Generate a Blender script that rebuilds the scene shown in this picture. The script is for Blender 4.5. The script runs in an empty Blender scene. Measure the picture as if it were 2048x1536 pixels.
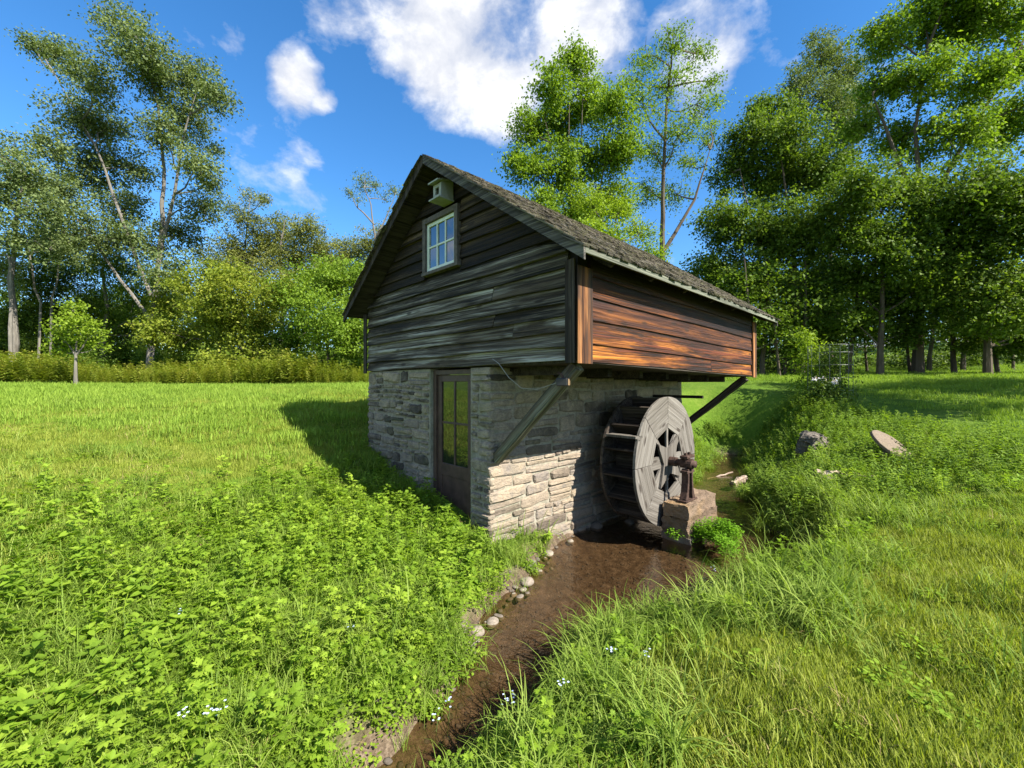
import bpy, bmesh, math, random
import numpy as np
from mathutils import Vector, Matrix
R = math.radians
random.seed(7); rng = np.random.default_rng(7)
scene = bpy.context.scene
COL = scene.collection

# ------------------------------------------------------------------ camera, sky, sun, exposure
FPX, VH, CAMZ = 834.0, 769.0, 2.10            # focal length and horizon row in 2048 px units
cam = bpy.data.cameras.new('camera'); cam_o = bpy.data.objects.new('camera', cam); COL.objects.link(cam_o)
cam.sensor_width = 36.0; cam.lens = 36.0 * FPX / 2048
cam_o.location = (0, 0, CAMZ); cam_o.rotation_euler = (R(90), 0, 0)
cam.clip_start = 0.05; cam.clip_end = 3000
scene.camera = cam_o

TH = R(46.0)
UU = np.array([math.sin(TH), math.cos(TH)]); VV = np.array([-math.cos(TH), math.sin(TH)])
C0 = np.array([0.705, 4.41])
_s = 0.17 * UU - 1.0 * VV
SUN_EL = math.atan2(0.88, math.hypot(*_s)); SUN_DIR = Vector((_s[0], _s[1], 0.88)).normalized()
SUN_AZ = math.atan2(_s[0], _s[1])              # clockwise from +Y
sun = bpy.data.lights.new('sun', 'SUN'); sun.energy = 5.0; sun.angle = R(0.5); sun.color = (1.0, 0.945, 0.85)
sun_o = bpy.data.objects.new('sun', sun); COL.objects.link(sun_o)
sun_o.rotation_euler = SUN_DIR.to_track_quat('Z', 'Y').to_euler(); sun_o.location = (30, -15, 40)

world = bpy.data.worlds.new('World'); scene.world = world; world.use_nodes = True
SKY_STRENGTH = 0.085
scene.view_settings.view_transform = 'Standard'; scene.view_settings.look = 'None'
scene.view_settings.gamma = 1.0; scene.view_settings.use_curve_mapping = False
scene.view_settings.exposure = 1.45
scene.cycles.max_bounces = 7; scene.cycles.diffuse_bounces = 3; scene.cycles.glossy_bounces = 3
scene.cycles.transmission_bounces = 4; scene.cycles.transparent_max_bounces = 8
scene.cycles.caustics_reflective = False; scene.cycles.caustics_refractive = False
scene.cycles.use_denoising = True

# ------------------------------------------------------------------ node helper
class G:
    def __init__(s, nt): s.nt = nt
    def n(s, t, **kw):
        nd = s.nt.nodes.new(t)
        for k, v in kw.items():
            if hasattr(nd, k) and k not in nd.inputs: setattr(nd, k, v)
            else: s.put(nd.inputs[k], v)
        return nd
    def put(s, sock, v):
        if hasattr(v, 'is_linked'): s.nt.links.new(v, sock)
        else:
            if sock.type == 'RGBA' and len(v) == 3: v = (*v, 1)
            sock.default_value = v
    def math(s, op, a, b=0.5, clamp=False):
        nd = s.nt.nodes.new('ShaderNodeMath'); nd.operation = op; nd.use_clamp = clamp
        s.put(nd.inputs[0], a); s.put(nd.inputs[1], b); return nd.outputs[0]
    def noise(s, vec, scale, detail=4, rough=0.55, dist=0.0):
        nd = s.n('ShaderNodeTexNoise', Scale=scale, Detail=detail, Roughness=rough, Distortion=dist)
        s.put(nd.inputs['Vector'], vec); return nd.outputs['Fac']
    def mapv(s, vec, scale=(1, 1, 1), loc=(0, 0, 0)):
        nd = s.nt.nodes.new('ShaderNodeMapping'); s.put(nd.inputs['Vector'], vec)
        nd.inputs['Scale'].default_value = scale; s.put(nd.inputs['Location'], loc); return nd.outputs[0]
    def ramp(s, fac, stops):
        nd = s.nt.nodes.new('ShaderNodeValToRGB'); s.put(nd.inputs[0], fac); e = nd.color_ramp.elements
        while len(e) < len(stops): e.new(0.5)
        for el, (p, c) in zip(e, stops):
            el.position = p; el.color = (*c, 1) if not isinstance(c, (int, float)) else (c, c, c, 1)
        return nd.outputs[0]
    def mix(s, fac, a, b, blend='MIX'):
        nd = s.nt.nodes.new('ShaderNodeMix'); nd.data_type = 'RGBA'; nd.blend_type = blend
        s.put(nd.inputs[0], fac); s.put(nd.inputs[6], a); s.put(nd.inputs[7], b); return nd.outputs[2]
    def bump(s, h, strength=0.5, dist=0.02):
        nd = s.n('ShaderNodeBump', Strength=strength, Distance=dist); s.put(nd.inputs['Height'], h); return nd.outputs[0]
    def geo(s, o='Position'): return s.nt.nodes.new('ShaderNodeNewGeometry').outputs[o]
    def tc(s, o='Object'): return s.nt.nodes.new('ShaderNodeTexCoord').outputs[o]
    def rnd(s): return s.nt.nodes.new('ShaderNodeObjectInfo').outputs['Random']
    def vadd(s, a, b):
        nd = s.nt.nodes.new('ShaderNodeVectorMath'); nd.operation = 'ADD'; s.put(nd.inputs[0], a); s.put(nd.inputs[1], b); return nd.outputs[0]
    def comb(s, x, y, z):
        nd = s.nt.nodes.new('ShaderNodeCombineXYZ'); s.put(nd.inputs[0], x); s.put(nd.inputs[1], y); s.put(nd.inputs[2], z); return nd.outputs[0]
    def pbr(s, col, rough=0.8, normal=None, spec=0.3, metal=0.0, **kw):
        nd = s.n('ShaderNodeBsdfPrincipled'); s.put(nd.inputs['Base Color'], col); s.put(nd.inputs['Roughness'], rough)
        nd.inputs['Specular IOR Level'].default_value = spec; nd.inputs['Metallic'].default_value = metal
        for k, v in kw.items(): s.put(nd.inputs[k], v)
        if normal is not None: s.put(nd.inputs['Normal'], normal)
        return nd.outputs[0]
MATS = {}
def material(name, fn):
    m = bpy.data.materials.new(name); m.use_nodes = True; nt = m.node_tree; nt.nodes.clear(); g = G(nt)
    out = nt.nodes.new('ShaderNodeOutputMaterial'); nt.links.new(fn(g), out.inputs['Surface']); MATS[name] = m; return m

# world: Nishita sky with cumulus drifting through it
def build_world():
    nt = world.node_tree; nt.nodes.clear(); g = G(nt)
    sky = nt.nodes.new('ShaderNodeTexSky'); sky.sky_type = 'NISHITA'; sky.sun_disc = False
    sky.sun_elevation = SUN_EL; sky.sun_rotation = SUN_AZ; sky.air_density = 1.0; sky.dust_density = 0.15; sky.ozone_density = 3.5; sky.altitude = 300
    hs = nt.nodes.new('ShaderNodeHueSaturation'); hs.inputs['Saturation'].default_value = 1.26; hs.inputs['Value'].default_value = 1.15
    nt.links.new(sky.outputs[0], hs.inputs['Color'])
    d = g.tc('Generated')
    sep = nt.nodes.new('ShaderNodeSeparateXYZ'); g.put(sep.inputs[0], d)
    zz = g.math('ADD', g.math('MAXIMUM', sep.outputs[2], 0.0), 0.22)
    p = g.comb(g.math('DIVIDE', sep.outputs[0], zz), g.math('DIVIDE', sep.outputs[1], zz), 0.0)
    n1 = g.noise(g.mapv(d, (1, 1, 1.5), (3.1, 1.7, 0.4)), 4.2, 12, 0.55, 0.15)
    n2 = g.noise(g.mapv(d, (1, 1, 1.4), (7.3, 4.2, .9)), 11.0, 9, 0.6, 0.2)
    big = g.noise(g.mapv(p, (1, 1, 1), (1.3, 9.2, 0)), 0.45, 2, 0.5)
    def blob(px, py, r, amp):
        v = Vector((px - 1024, FPX, VH - py)).normalized()
        vm = nt.nodes.new('ShaderNodeVectorMath'); vm.operation = 'DISTANCE'; g.put(vm.inputs[0], d); vm.inputs[1].default_value = v
        mr = nt.nodes.new('ShaderNodeMapRange'); mr.interpolation_type = 'SMOOTHSTEP'
        g.put(mr.inputs[0], vm.outputs['Value']); mr.inputs[1].default_value = 0.0; mr.inputs[2].default_value = r
        mr.inputs[3].default_value = amp; mr.inputs[4].default_value = 0.0; return mr.outputs[0]
    tot = None
    for b in [(890, 100, 0.26, .38), (720, 0, 0.20, .22), (980, 190, 0.19, .30), (1180, 40, 0.22, .24), (1400, 90, 0.20, .26), (1510, 110, .10, .16),
              (595, 160, 0.085, .36), (640, 200, .055, .27), (440, 20, 0.15, .16), (1500, 10, .16, .13), (840, 245, .10, .2)]:
        o = blob(*b); tot = o if tot is None else g.math('MAXIMUM', tot, o)
    dens = g.math('ADD', g.math('ADD', g.math('MULTIPLY', n1, 0.80), g.math('MULTIPLY', n2, 0.34)), tot)
    # the same broken cumulus goes on outside the frame, in fields set by the large noise
    side = g.ramp(sep.outputs[1], [(0.0, 1.0), (0.35, 0.0)])
    dens = g.math('ADD', dens, g.math('MULTIPLY', g.math('MULTIPLY', side, big), 0.30))
    alpha = g.ramp(dens, [(0.66, 0.0), (0.72, 0.30), (0.81, 0.85), (0.92, 1.0)])
    thick = g.ramp(g.math('ADD', g.math('MULTIPLY', n2, .75), g.math('MULTIPLY', n1, .25)), [(0.34, (3.0, 3.2, 3.7)), (0.48, (3.9, 4.0, 4.3)), (0.62, (5.4, 5.4, 5.4))])
    col = g.mix(alpha, hs.outputs[0], thick)
    bg = nt.nodes.new('ShaderNodeBackground'); g.put(bg.inputs[0], col); bg.inputs[1].default_value = SKY_STRENGTH
    out = nt.nodes.new('ShaderNodeOutputWorld'); nt.links.new(bg.outputs[0], out.inputs[0])
build_world()

# ------------------------------------------------------------------ mesh helpers
def link(o): COL.objects.link(o); return o
def tag(o, label=None, cat=None, group=None, kind=None):
    if label: o['label'] = label
    if cat: o['category'] = cat
    if group: o['group'] = group
    if kind: o['kind'] = kind
    return o
def empty(name, loc=(0, 0, 0), rz=0.0):
    o = bpy.data.objects.new(name, None); o.location = loc; o.rotation_euler = (0, 0, rz); o.empty_display_size = 0.2; return link(o)
class MB:
    def __init__(s): s.v = []; s.f = []
    def add(s, vs, fs):
        o = len(s.v); s.v += [tuple(map(float, p)) for p in vs]; s.f += [tuple(i + o for i in f) for f in fs]; return s
    def box(s, a, b, M=None):
        (x0, y0, z0), (x1, y1, z1) = a, b
        vs = [(x0, y0, z0), (x1, y0, z0), (x1, y1, z0), (x0, y1, z0), (x0, y0, z1), (x1, y0, z1), (x1, y1, z1), (x0, y1, z1)]
        if M is not None: vs = [M @ Vector(p) for p in vs]
        return s.add(vs, [(0, 3, 2, 1), (4, 5, 6, 7), (0, 1, 5, 4), (1, 2, 6, 5), (2, 3, 7, 6), (3, 0, 4, 7)])
    def beam(s, a, b, w, h, up=(0, 0, 1), jit=0.0, seg=1):
        a, b = Vector(a), Vector(b); d = (b - a).normalized(); x = d.cross(Vector(up)).normalized(); y = x.cross(d).normalized()
        vs, fs = [], []
        for i in range(seg + 1):
            c = a.lerp(b, i / seg)
            for sx, sy in ((-1, -1), (1, -1), (1, 1), (-1, 1)):
                vs.append(c + x * (sx * w / 2 + random.uniform(-jit, jit)) + y * (sy * h / 2 + random.uniform(-jit, jit)))
        for i in range(seg):
            for k in range(4): fs.append((i * 4 + k, i * 4 + (k + 1) % 4, i * 4 + 4 + (k + 1) % 4, i * 4 + 4 + k))
        fs += [(3, 2, 1, 0), tuple(seg * 4 + k for k in range(4))]
        return s.add(vs, fs)
    def tube(s, pts, rad, n=6, cap=True):
        pts = [Vector(p) for p in pts]; m = len(pts)
        if not hasattr(rad, '__len__'): rad = [rad] * m
        vs, fs = [], []; ref = Vector((0.31, 0.77, 0.2))
        for i, p in enumerate(pts):
            d = (pts[min(i + 1, m - 1)] - pts[max(i - 1, 0)]).normalized()
            x = d.cross(ref).normalized(); y = d.cross(x)
            for k in range(n):
                t = 2 * math.pi * k / n; vs.append(p + (x * math.cos(t) + y * math.sin(t)) * rad[i])
        for i in range(m - 1):
            for k in range(n): fs.append((i * n + k, i * n + (k + 1) % n, (i + 1) * n + (k + 1) % n, (i + 1) * n + k))
        if cap: fs += [tuple(reversed(range(n))), tuple((m - 1) * n + k for k in range(n))]
        return s.add(vs, fs)
    def prism(s, poly, fn0, fn1):      # poly of 2D points mapped by two functions, closed
        n = len(poly); vs = [fn0(*p) for p in poly] + [fn1(*p) for p in poly]
        return s.add(vs, [tuple(reversed(range(n))), tuple(range(n, 2 * n))] + [(k, (k + 1) % n, n + (k + 1) % n, n + k) for k in range(n)])
    def mesh(s, name): 
        me = bpy.data.meshes.new(name); me.from_pydata(s.v, [], s.f); me.validate()
        bm = bmesh.new(); bm.from_mesh(me); bmesh.ops.recalc_face_normals(bm, faces=bm.faces); bm.to_mesh(me); bm.free(); return me
    def build(s, name, mat, parent=None, smooth=False, bevel=0.0):
        me = s.mesh(name); me.materials.append(MATS[mat]); o = bpy.data.objects.new(name, me); link(o)
        if parent is not None: o.parent = parent
        if smooth: me.shade_smooth()
        if bevel:
            b = o.modifiers.new('bevel', 'BEVEL'); b.width = bevel; b.segments = 2; b.limit_method = 'ANGLE'
        return o
def np_mesh(name, V, F, mat):
    """F: (n,k) faces of equal size"""
    me = bpy.data.meshes.new(name); V = np.ascontiguousarray(V, np.float32); F = np.ascontiguousarray(F, np.int32); k = F.shape[1]
    me.vertices.add(len(V)); me.vertices.foreach_set('co', V.ravel())
    me.loops.add(F.size); me.loops.foreach_set('vertex_index', F.ravel())
    me.polygons.add(len(F)); me.polygons.foreach_set('loop_start', np.arange(0, F.size, k, dtype=np.int32))
    me.update(calc_edges=True); me.materials.append(MATS[mat]); return me

def P(px, py, D): return np.array([(px - 1024) / FPX * D, D, CAMZ - (py - VH) / FPX * D])

# ------------------------------------------------------------------ terrain
WATER_Z = -0.28
CTRL = np.array([
 (0,0,.55),(2,0,.58),(-.2,-2,.55),(1.6,1.5,.42),(2.2,3,.22),(1.2,2.6,.12),(.6,1.5,.22),(4,3,.5),(4,0,.7),(7,4.5,.72),(8,8,.72),(3.6,4.4,.16),(12,2,1.1),(5.3,6.6,.25),(6.5,8.5,.45),
 (6.4,11.5,.55),(8,10.5,.72),(9,13,1.4),(6,14.5,1.45),(12,12,1.45),(12,16,2.0),(9,18,2.2),(20,20,2.5),(16,26,2.75),(24,26,2.8),(5,22,2.2),(3,16,1.75),(30,10,2.3),(20,10,1.9),
 (20,36,4.0),(32,45,5.3),(10,36,3.3),(50,50,7),(0,40,2.6),
 (-.28,5.4,.02),(-.9,6.06,.28),(-1.8,7,.5),(-2.75,7.95,.85),(-1,11,1.5),(1.5,13,1.5),(-3.6,9.3,1.45),(-4.4,8.8,1.5),(-5,10.5,1.72),
 (-5,6.2,1.15),(-3.4,4.6,.62),(-2.2,3.4,.20),(-1.9,1.6,.05),(-4,2,.62),(-3.5,0,.6),(-7,3.5,1.2),(-7.5,6.5,1.45),(-10,9,1.72),(-14,5,1.75),(-7,13,1.85),
 (-12,20,2.02),(0,24,2.15),(-20,26,2.15),(-30,14,2.1),(-25,40,2.6),(-8,-3,1.1),(-45,30,2.5),(-10,30,2.2),(60,0,3),(-60,0,2.5),(0,80,6),(40,80,8),(-40,80,5),(0,-30,.6),(30,-30,1),(-30,-30,1.5)], float)
def _tps(A, B):
    r2 = ((A[:, None, :] - B[None]) ** 2).sum(-1); return 0.5 * r2 * np.log(r2 + 1e-9)
_n = len(CTRL); _K = _tps(CTRL[:, :2], CTRL[:, :2]) + np.eye(_n) * 0.15; _Q = np.c_[np.ones(_n), CTRL[:, :2]]
_W = np.linalg.solve(np.block([[_K, _Q], [_Q.T, np.zeros((3, 3))]]), np.r_[CTRL[:, 2], 0, 0, 0])
STREAM = np.array([(7.2,13.6,.35),(5.9,11.4,.45),(4.9,9.6,.6),(3.6,7.9,.95),(2.4,6.7,1.05),(1.45,5.2,1.12),(.48,4.32,.58),(-.04,3.42,.27),(-.48,2.68,.19),(-.88,1.9,.17),(-1.4,.9,.18),(-2.2,-.6,.3),(-3.6,-3,.4)])
def stream_sd(x, y):
    best = np.full(np.shape(x), 1e9)
    for a, b in zip(STREAM[:-1], STREAM[1:]):
        dx, dy = b[0] - a[0], b[1] - a[1]; t = np.clip(((x - a[0]) * dx + (y - a[1]) * dy) / (dx * dx + dy * dy), 0, 1)
        best = np.minimum(best, np.hypot(x - a[0] - t * dx, y - a[1] - t * dy) - (a[2] + t * (b[2] - a[2])))
    for cx, cy, r in ((3.75, 6.35, .6), (2.9, 5.8, .75)): best = np.minimum(best, np.hypot(x - cx, y - cy) - r)
    return best
def wob(x, y): return .05*np.sin(3.1*x+1.3*y)+.04*np.sin(5.3*y-2.2*x+1)+.03*np.sin(9.1*x+7.7*y)
def ground(x, y):
    x = np.asarray(x, float); y = np.asarray(y, float); sh = x.shape; xf, yf = x.ravel(), y.ravel()
    r = np.hypot(xf, yf); k = np.minimum(1, 85 / np.maximum(r, 1e-6)); P2 = np.c_[xf * k, yf * k]
    z = np.zeros(len(xf))
    for i in range(0, len(xf), 20000):
        q = P2[i:i + 20000]; z[i:i + 20000] = _tps(q, CTRL[:, :2]) @ _W[:_n] + np.c_[np.ones(len(q)), q] @ _W[_n:]
    d = stream_sd(xf, yf) + wob(xf, yf)
    bed = WATER_Z - .10 - .08 * np.clip(-d / .5, 0, 1)
    t = np.clip((d + .12) / (.62 + 1.5 * np.clip((yf - 7.2) / 2.5, 0, 1)), 0, 1); t = t * t * (3 - 2 * t)
    near = np.clip(1 - (r - 14) / 5, 0, 1)
    z = z + near * (.025 * np.sin(2.3 * xf + .7) * np.sin(1.9 * yf) + .02 * np.sin(5.1 * xf + 2 * yf))
    return (bed + (np.maximum(z, WATER_Z + .05) - bed) * t).reshape(sh)
def gz(x, y): return float(ground(np.array([x]), np.array([y]))[0])
def pix_ground(px, py, t0=1.2, t1=60):
    ts = np.geomspace(t0, t1, 1500); x = (px - 1024) / FPX * ts; z = CAMZ - (py - VH) / FPX * ts
    g = ground(x, ts); i = np.argmax(g >= z)
    if not (g >= z).any(): i = len(ts) - 1
    return Vector((x[i], ts[i], g[i]))
def loc2w(u, v, z=0.0): q = C0 + u * UU + v * VV; return Vector((q[0], q[1], z))
def w2loc(x, y): dx, dy = x - C0[0], y - C0[1]; return dx * UU[0] + dy * UU[1], dx * VV[0] + dy * VV[1]

# ------------------------------------------------------------------ materials
def leafmat(name, c1, c2, c3, trans=0.35, rough=.45, scale=.35, perobj=False):
    def fn(g):
        n = g.noise(g.geo(), scale, 3, .6)
        isl = g.rnd() if perobj else g.geo('Random Per Island')
        f = g.math('ADD', g.math('MULTIPLY', g.math('SUBTRACT', n, .5), 1.5), isl)
        f = g.math('ADD', g.math('MULTIPLY', f, .8), .1, True)
        if perobj:
            f = g.math('ADD', g.math('MULTIPLY', f, .7), g.math('MULTIPLY', g.geo('Random Per Island'), .3), True)
        c = g.ramp(f, [(0.0, c1), (0.5, c2), (1.0, c3)])
        a = g.pbr(c, rough + .08, spec=.12)
        tr = g.nt.nodes.new('ShaderNodeBsdfTranslucent'); g.put(tr.inputs[0], g.mix(1.0, c, (1.5, 1.55, .55), 'MULTIPLY'))
        mx = g.nt.nodes.new('ShaderNodeMixShader'); mx.inputs[0].default_value = trans
        g.put(mx.inputs[1], a); g.put(mx.inputs[2], tr.outputs[0]); return mx.outputs[0]
    return material(name, fn)
leafmat('leaf_poplar', (0.063,0.095,0.032), (0.116,0.158,0.053), (0.189,0.231,0.089), .28, .5)
leafmat('leaf_mid',    (0.046,0.086,0.012), (0.096,0.156,0.019), (0.168,0.234,0.034), .36)
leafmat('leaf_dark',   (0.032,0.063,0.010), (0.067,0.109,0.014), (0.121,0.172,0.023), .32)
leafmat('leaf_bright', (0.075,0.132,0.014), (0.138,0.218,0.021), (0.218,0.310,0.034), .40)
leafmat('leaf_yellow', (0.086,0.121,0.015), (0.165,0.215,0.023), (0.25,0.27,0.037), .36)
leafmat('leaf_olive',  (0.086,0.103,0.025), (0.149,0.172,0.040), (0.218,0.230,0.063), .30)
leafmat('leaf_yellowgreen', (.10,.16,.012), (.18,.26,.02), (.26,.35,.04), .42)
leafmat('weed', (0.106,0.183,0.020), (0.194,0.301,0.027), (0.313,0.413,0.049), .44, .5, .8, True)
leafmat('weed_dark', (0.088,0.153,0.025), (0.156,0.242,0.036), (0.244,0.330,0.061), .38, .5, .8, True)
leafmat('grass', (0.100,0.165,0.025), (0.175,0.260,0.036), (0.288,0.354,0.078), .38, .5, .9, True)
leafmat('lawn', (0.150,0.195,0.027), (0.238,0.289,0.038), (0.375,0.389,0.101), .34, .55, .55, True)
leafmat('lawn_fresh', (0.125,0.201,0.025), (0.188,0.283,0.034), (0.275,0.366,0.058), .36, .55, .4, True)
leafmat('cress', (.08,.18,.012), (.14,.28,.018), (.20,.36,.03), .40, .45, 1.5, True)
leafmat('straw', (.22,.16,.07), (.30,.23,.10), (.40,.33,.17), .15, .6, 1, True)
leafmat('fernbelt', (.10,.145,.018), (.18,.225,.03), (.30,.28,.06), .35, .5, .3, True)
leafmat('cress_solid', (.08,.18,.012), (.14,.28,.018), (.20,.36,.03), .40, .45, 3)
leafmat('weed_solid', (0.088,0.153,0.025), (0.156,0.242,0.036), (0.244,0.330,0.061), .38, .5, 3)
leafmat('grass_solid', (0.100,0.165,0.025), (0.175,0.260,0.036), (0.288,0.354,0.078), .38, .5, 3)
leafmat('petal_blue', (.45,.55,.85), (.55,.65,.9), (.7,.75,.95), .2)
leafmat('petal_white', (.7,.66,.68), (.78,.75,.76), (.8,.55,.62), .2)

def m_bark(name, c1, c2, sc=6):
    def fn(g):
        p = g.geo(); n = g.noise(g.mapv(p, (1, 1, .25)), sc, 6, .65, .5); n2 = g.noise(p, 1.3, 3)
        c = g.mix(g.ramp(n2, [(.4, 0.0), (.65, 1.0)]), g.ramp(n, [(.3, c1), (.7, c2)]), tuple(x * .6 for x in c2))
        return g.pbr(c, .9, g.bump(n, .8, .05), .15)
    return material(name, fn)
m_bark('bark_grey', (.07,.062,.05), (.23,.21,.18)); m_bark('bark_brown', (.045,.035,.026), (.15,.12,.09)); m_bark('stem', (.07,.13,.03), (.14,.2,.05), 30)

def fn(g):
    p = g.geo(); a = g.nt.nodes.new('ShaderNodeAttribute'); a.attribute_name = 'soil'
    n = g.noise(p, .6, 4); n2 = g.noise(p, 9, 5, .65); n3 = g.noise(p, 60, 3, .6)
    green = g.ramp(g.math('ADD', g.math('MULTIPLY', n, .5), g.math('MULTIPLY', n2, .5)), [(.3, (.045,.085,.010)), (.5, (.085,.15,.014)), (.7, (.14,.19,.03))])
    mud = g.ramp(g.math('ADD', g.math('MULTIPLY', n2, .6), g.math('MULTIPLY', n3, .4)), [(.3, (.045,.032,.022)), (.5, (.11,.08,.054)), (.68, (.23,.175,.125))])
    c = g.mix(g.math('MULTIPLY', a.outputs['Fac'], 1.0, True), green, mud)
    return g.pbr(c, .95, g.bump(g.math('ADD', n2, g.math('MULTIPLY', n3, .5)), .8, .05), .1)
material('ground', fn)
def fn(g):
    p = g.geo(); h = g.math('ADD', g.noise(p, 5, 3), g.math('MULTIPLY', g.noise(p, 22, 2), .4)); nb = g.bump(h, .2, .05)
    tr = g.nt.nodes.new('ShaderNodeBsdfTransparent'); tr.inputs[0].default_value = (.66, .58, .47, 1)
    gl = g.n('ShaderNodeBsdfGlossy', Roughness=.03); g.put(gl.inputs['Normal'], nb)
    dt = g.nt.nodes.new('ShaderNodeVectorMath'); dt.operation = 'DOT_PRODUCT'; g.put(dt.inputs[0], g.geo('Incoming')); g.put(dt.inputs[1], nb)
    fr = g.math('ADD', .07, g.math('MULTIPLY', .93, g.math('POWER', g.math('SUBTRACT', 1.0, g.math('ABSOLUTE', dt.outputs['Value']), True), 5.0)))
    mx = g.nt.nodes.new('ShaderNodeMixShader'); g.put(mx.inputs[0], fr); g.put(mx.inputs[1], tr.outputs[0]); g.put(mx.inputs[2], gl.outputs[0])
    return mx.outputs[0]
material('water', fn)

def m_wood(name, along, stops, patch=None, bump=.7, rough=.75, streak=13, spec=.25, cover=(.48, .59)):
    """grain runs along the given local axis (0,1,2)"""
    def fn(g):
        o = g.tc('Object'); r = g.rnd()
        off = g.comb(g.math('MULTIPLY', r, 37.0), g.math('MULTIPLY', r, 91.0), g.math('MULTIPLY', r, 53.0)); q = g.vadd(o, off)
        s1 = [streak] * 3; s1[along] = .4; s2 = [streak * 4.6] * 3; s2[along] = .8; s3 = [3.2] * 3; s3[along] = 1.0
        warp = g.noise(g.mapv(q, tuple(s3)), 1.5, 2)
        q2 = g.vadd(q, g.comb(*[g.math('MULTIPLY', g.math('SUBTRACT', warp, .5), 0.0 if i == along else .025) for i in range(3)]))
        a = g.noise(g.mapv(q2, tuple(s1)), 1.0, 5, .62, .4); b = g.noise(g.mapv(q2, tuple(s2)), 1.0, 3, .6)
        f = g.math('ADD', g.math('MULTIPLY', a, .5), g.math('MULTIPLY', b, .5)); f = g.math('ADD', .5, g.math('MULTIPLY', g.math('SUBTRACT', f, .5), 1.9))
        f = g.math('ADD', f, g.math('MULTIPLY', g.math('SUBTRACT', r, .5), .17))
        c = g.ramp(f, stops)
        if patch:
            pn = g.noise(g.mapv(q, tuple(4.5 if i != along else .45 for i in range(3))), 1.0, 4, .6, .6)
            c = g.mix(g.ramp(g.math('ADD', pn, g.math('MULTIPLY', g.math('SUBTRACT', b, .5), .6)), [(cover[0], 0.0), (cover[1], 1.0)]), c, g.ramp(f, patch))
        vo = g.n('ShaderNodeTexVoronoi', Scale=1.0); g.put(vo.inputs['Vector'], g.mapv(q, tuple(7.0 if i != along else 2.2 for i in range(3))))
        kn = g.ramp(vo.outputs['Distance'], [(.12, 1.0), (.24, 0.0)])
        c = g.mix(g.math('MULTIPLY', kn, .75), c, (.02, .012, .008))
        return g.pbr(c, rough, g.bump(g.math('ADD', a, g.math('MULTIPLY', b, .9)), bump, .025), spec)
    return material(name, fn)
m_wood('siding_grey', 1, [(.32, (.010,.008,.005)), (.46, (.085,.071,.051)), (.58, (.24,.22,.17)), (.72, (.45,.44,.365))], [(.35, (.008,.006,.004)), (.52, (.034,.024,.014)), (.70, (.11,.085,.055))], 1.0)
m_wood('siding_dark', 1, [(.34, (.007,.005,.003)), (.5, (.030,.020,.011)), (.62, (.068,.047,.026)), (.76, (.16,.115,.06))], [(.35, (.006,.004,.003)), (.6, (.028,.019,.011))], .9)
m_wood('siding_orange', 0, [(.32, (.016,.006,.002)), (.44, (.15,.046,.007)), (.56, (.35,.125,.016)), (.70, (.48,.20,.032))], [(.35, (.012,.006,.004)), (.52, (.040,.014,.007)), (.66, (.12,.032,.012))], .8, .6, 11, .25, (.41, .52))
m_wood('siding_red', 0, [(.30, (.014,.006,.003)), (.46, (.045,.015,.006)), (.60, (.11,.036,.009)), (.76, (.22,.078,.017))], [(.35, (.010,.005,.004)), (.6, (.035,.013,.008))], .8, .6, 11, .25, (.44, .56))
m_wood('trim_dark', 2, [(.32, (.012,.009,.007)), (.5, (.038,.028,.02)), (.68, (.085,.07,.055))], None, .8)
m_wood('trim_orange', 2, [(.34, (.02,.008,.004)), (.48, (.13,.05,.018)), (.6, (.30,.13,.04)), (.7, (.40,.2,.08))], [(.35, (.01,.006,.004)), (.6, (.05,.03,.02))], .8)
m_wood('fascia', 1, [(.34, (.03,.027,.022)), (.5, (.075,.068,.056)), (.66, (.15,.14,.118))], None, .6)
m_wood('eave_board', 0, [(.34, (.04,.042,.03)), (.5, (.10,.105,.078)), (.66, (.17,.18,.13))], None, .5)
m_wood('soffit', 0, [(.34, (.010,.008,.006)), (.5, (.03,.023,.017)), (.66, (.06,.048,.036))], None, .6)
m_wood('shingle', 1, [(.32, (.045,.037,.029)), (.48, (.125,.105,.084)), (.60, (.21,.185,.15)), (.72, (.31,.285,.24))], [(.35, (.06,.058,.03)), (.6, (.15,.145,.075))], .9, .9, 30, .1)
m_wood('brace_wood', 2, [(.30, (.03,.028,.018)), (.44, (.10,.098,.066)), (.58, (.22,.215,.15)), (.72, (.34,.33,.25))], [(.35, (.03,.022,.012)), (.6, (.11,.08,.05))], 1.0)
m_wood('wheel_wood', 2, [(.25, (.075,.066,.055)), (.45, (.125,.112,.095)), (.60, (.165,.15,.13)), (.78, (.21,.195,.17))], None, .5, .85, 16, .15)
m_wood('wheel_shade', 1, [(.32, (.014,.010,.008)), (.5, (.038,.029,.022)), (.68, (.085,.068,.053))], None, .7)  # darker wheel wood: shade inside the wheel put into the colour
m_wood('driftwood', 0, [(.32, (.10,.07,.05)), (.5, (.26,.19,.14)), (.66, (.42,.33,.26))], None, 1.0)
def plain(name, c, rough=.6, spec=.3, metal=0.0, var=.25, sc=12, bump=.15):
    def fn(g):
        o = g.tc('Object'); n = g.noise(o, sc, 5, .6); lo = tuple(x * (1 - var) for x in c); hi = tuple(min(1, x * (1 + var)) for x in c)
        return g.pbr(g.ramp(n, [(.3, lo), (.7, hi)]), rough, g.bump(n, bump, .01), spec, metal)
    return material(name, fn)
plain('sash_paint', (.62,.68,.58), .5, var=.12); plain('box_paint', (.30,.31,.26), .6, var=.18); plain('door_brown', (.075,.046,.034), .55, var=.35, sc=7)
plain('casing', (.10,.085,.075), .85, var=.4, sc=20, bump=.4); plain('iron', (.075,.045,.034), .75, .4, .5, .6, 25, .5); plain('black_plastic', (.012,.012,.013), .35, .5)
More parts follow.
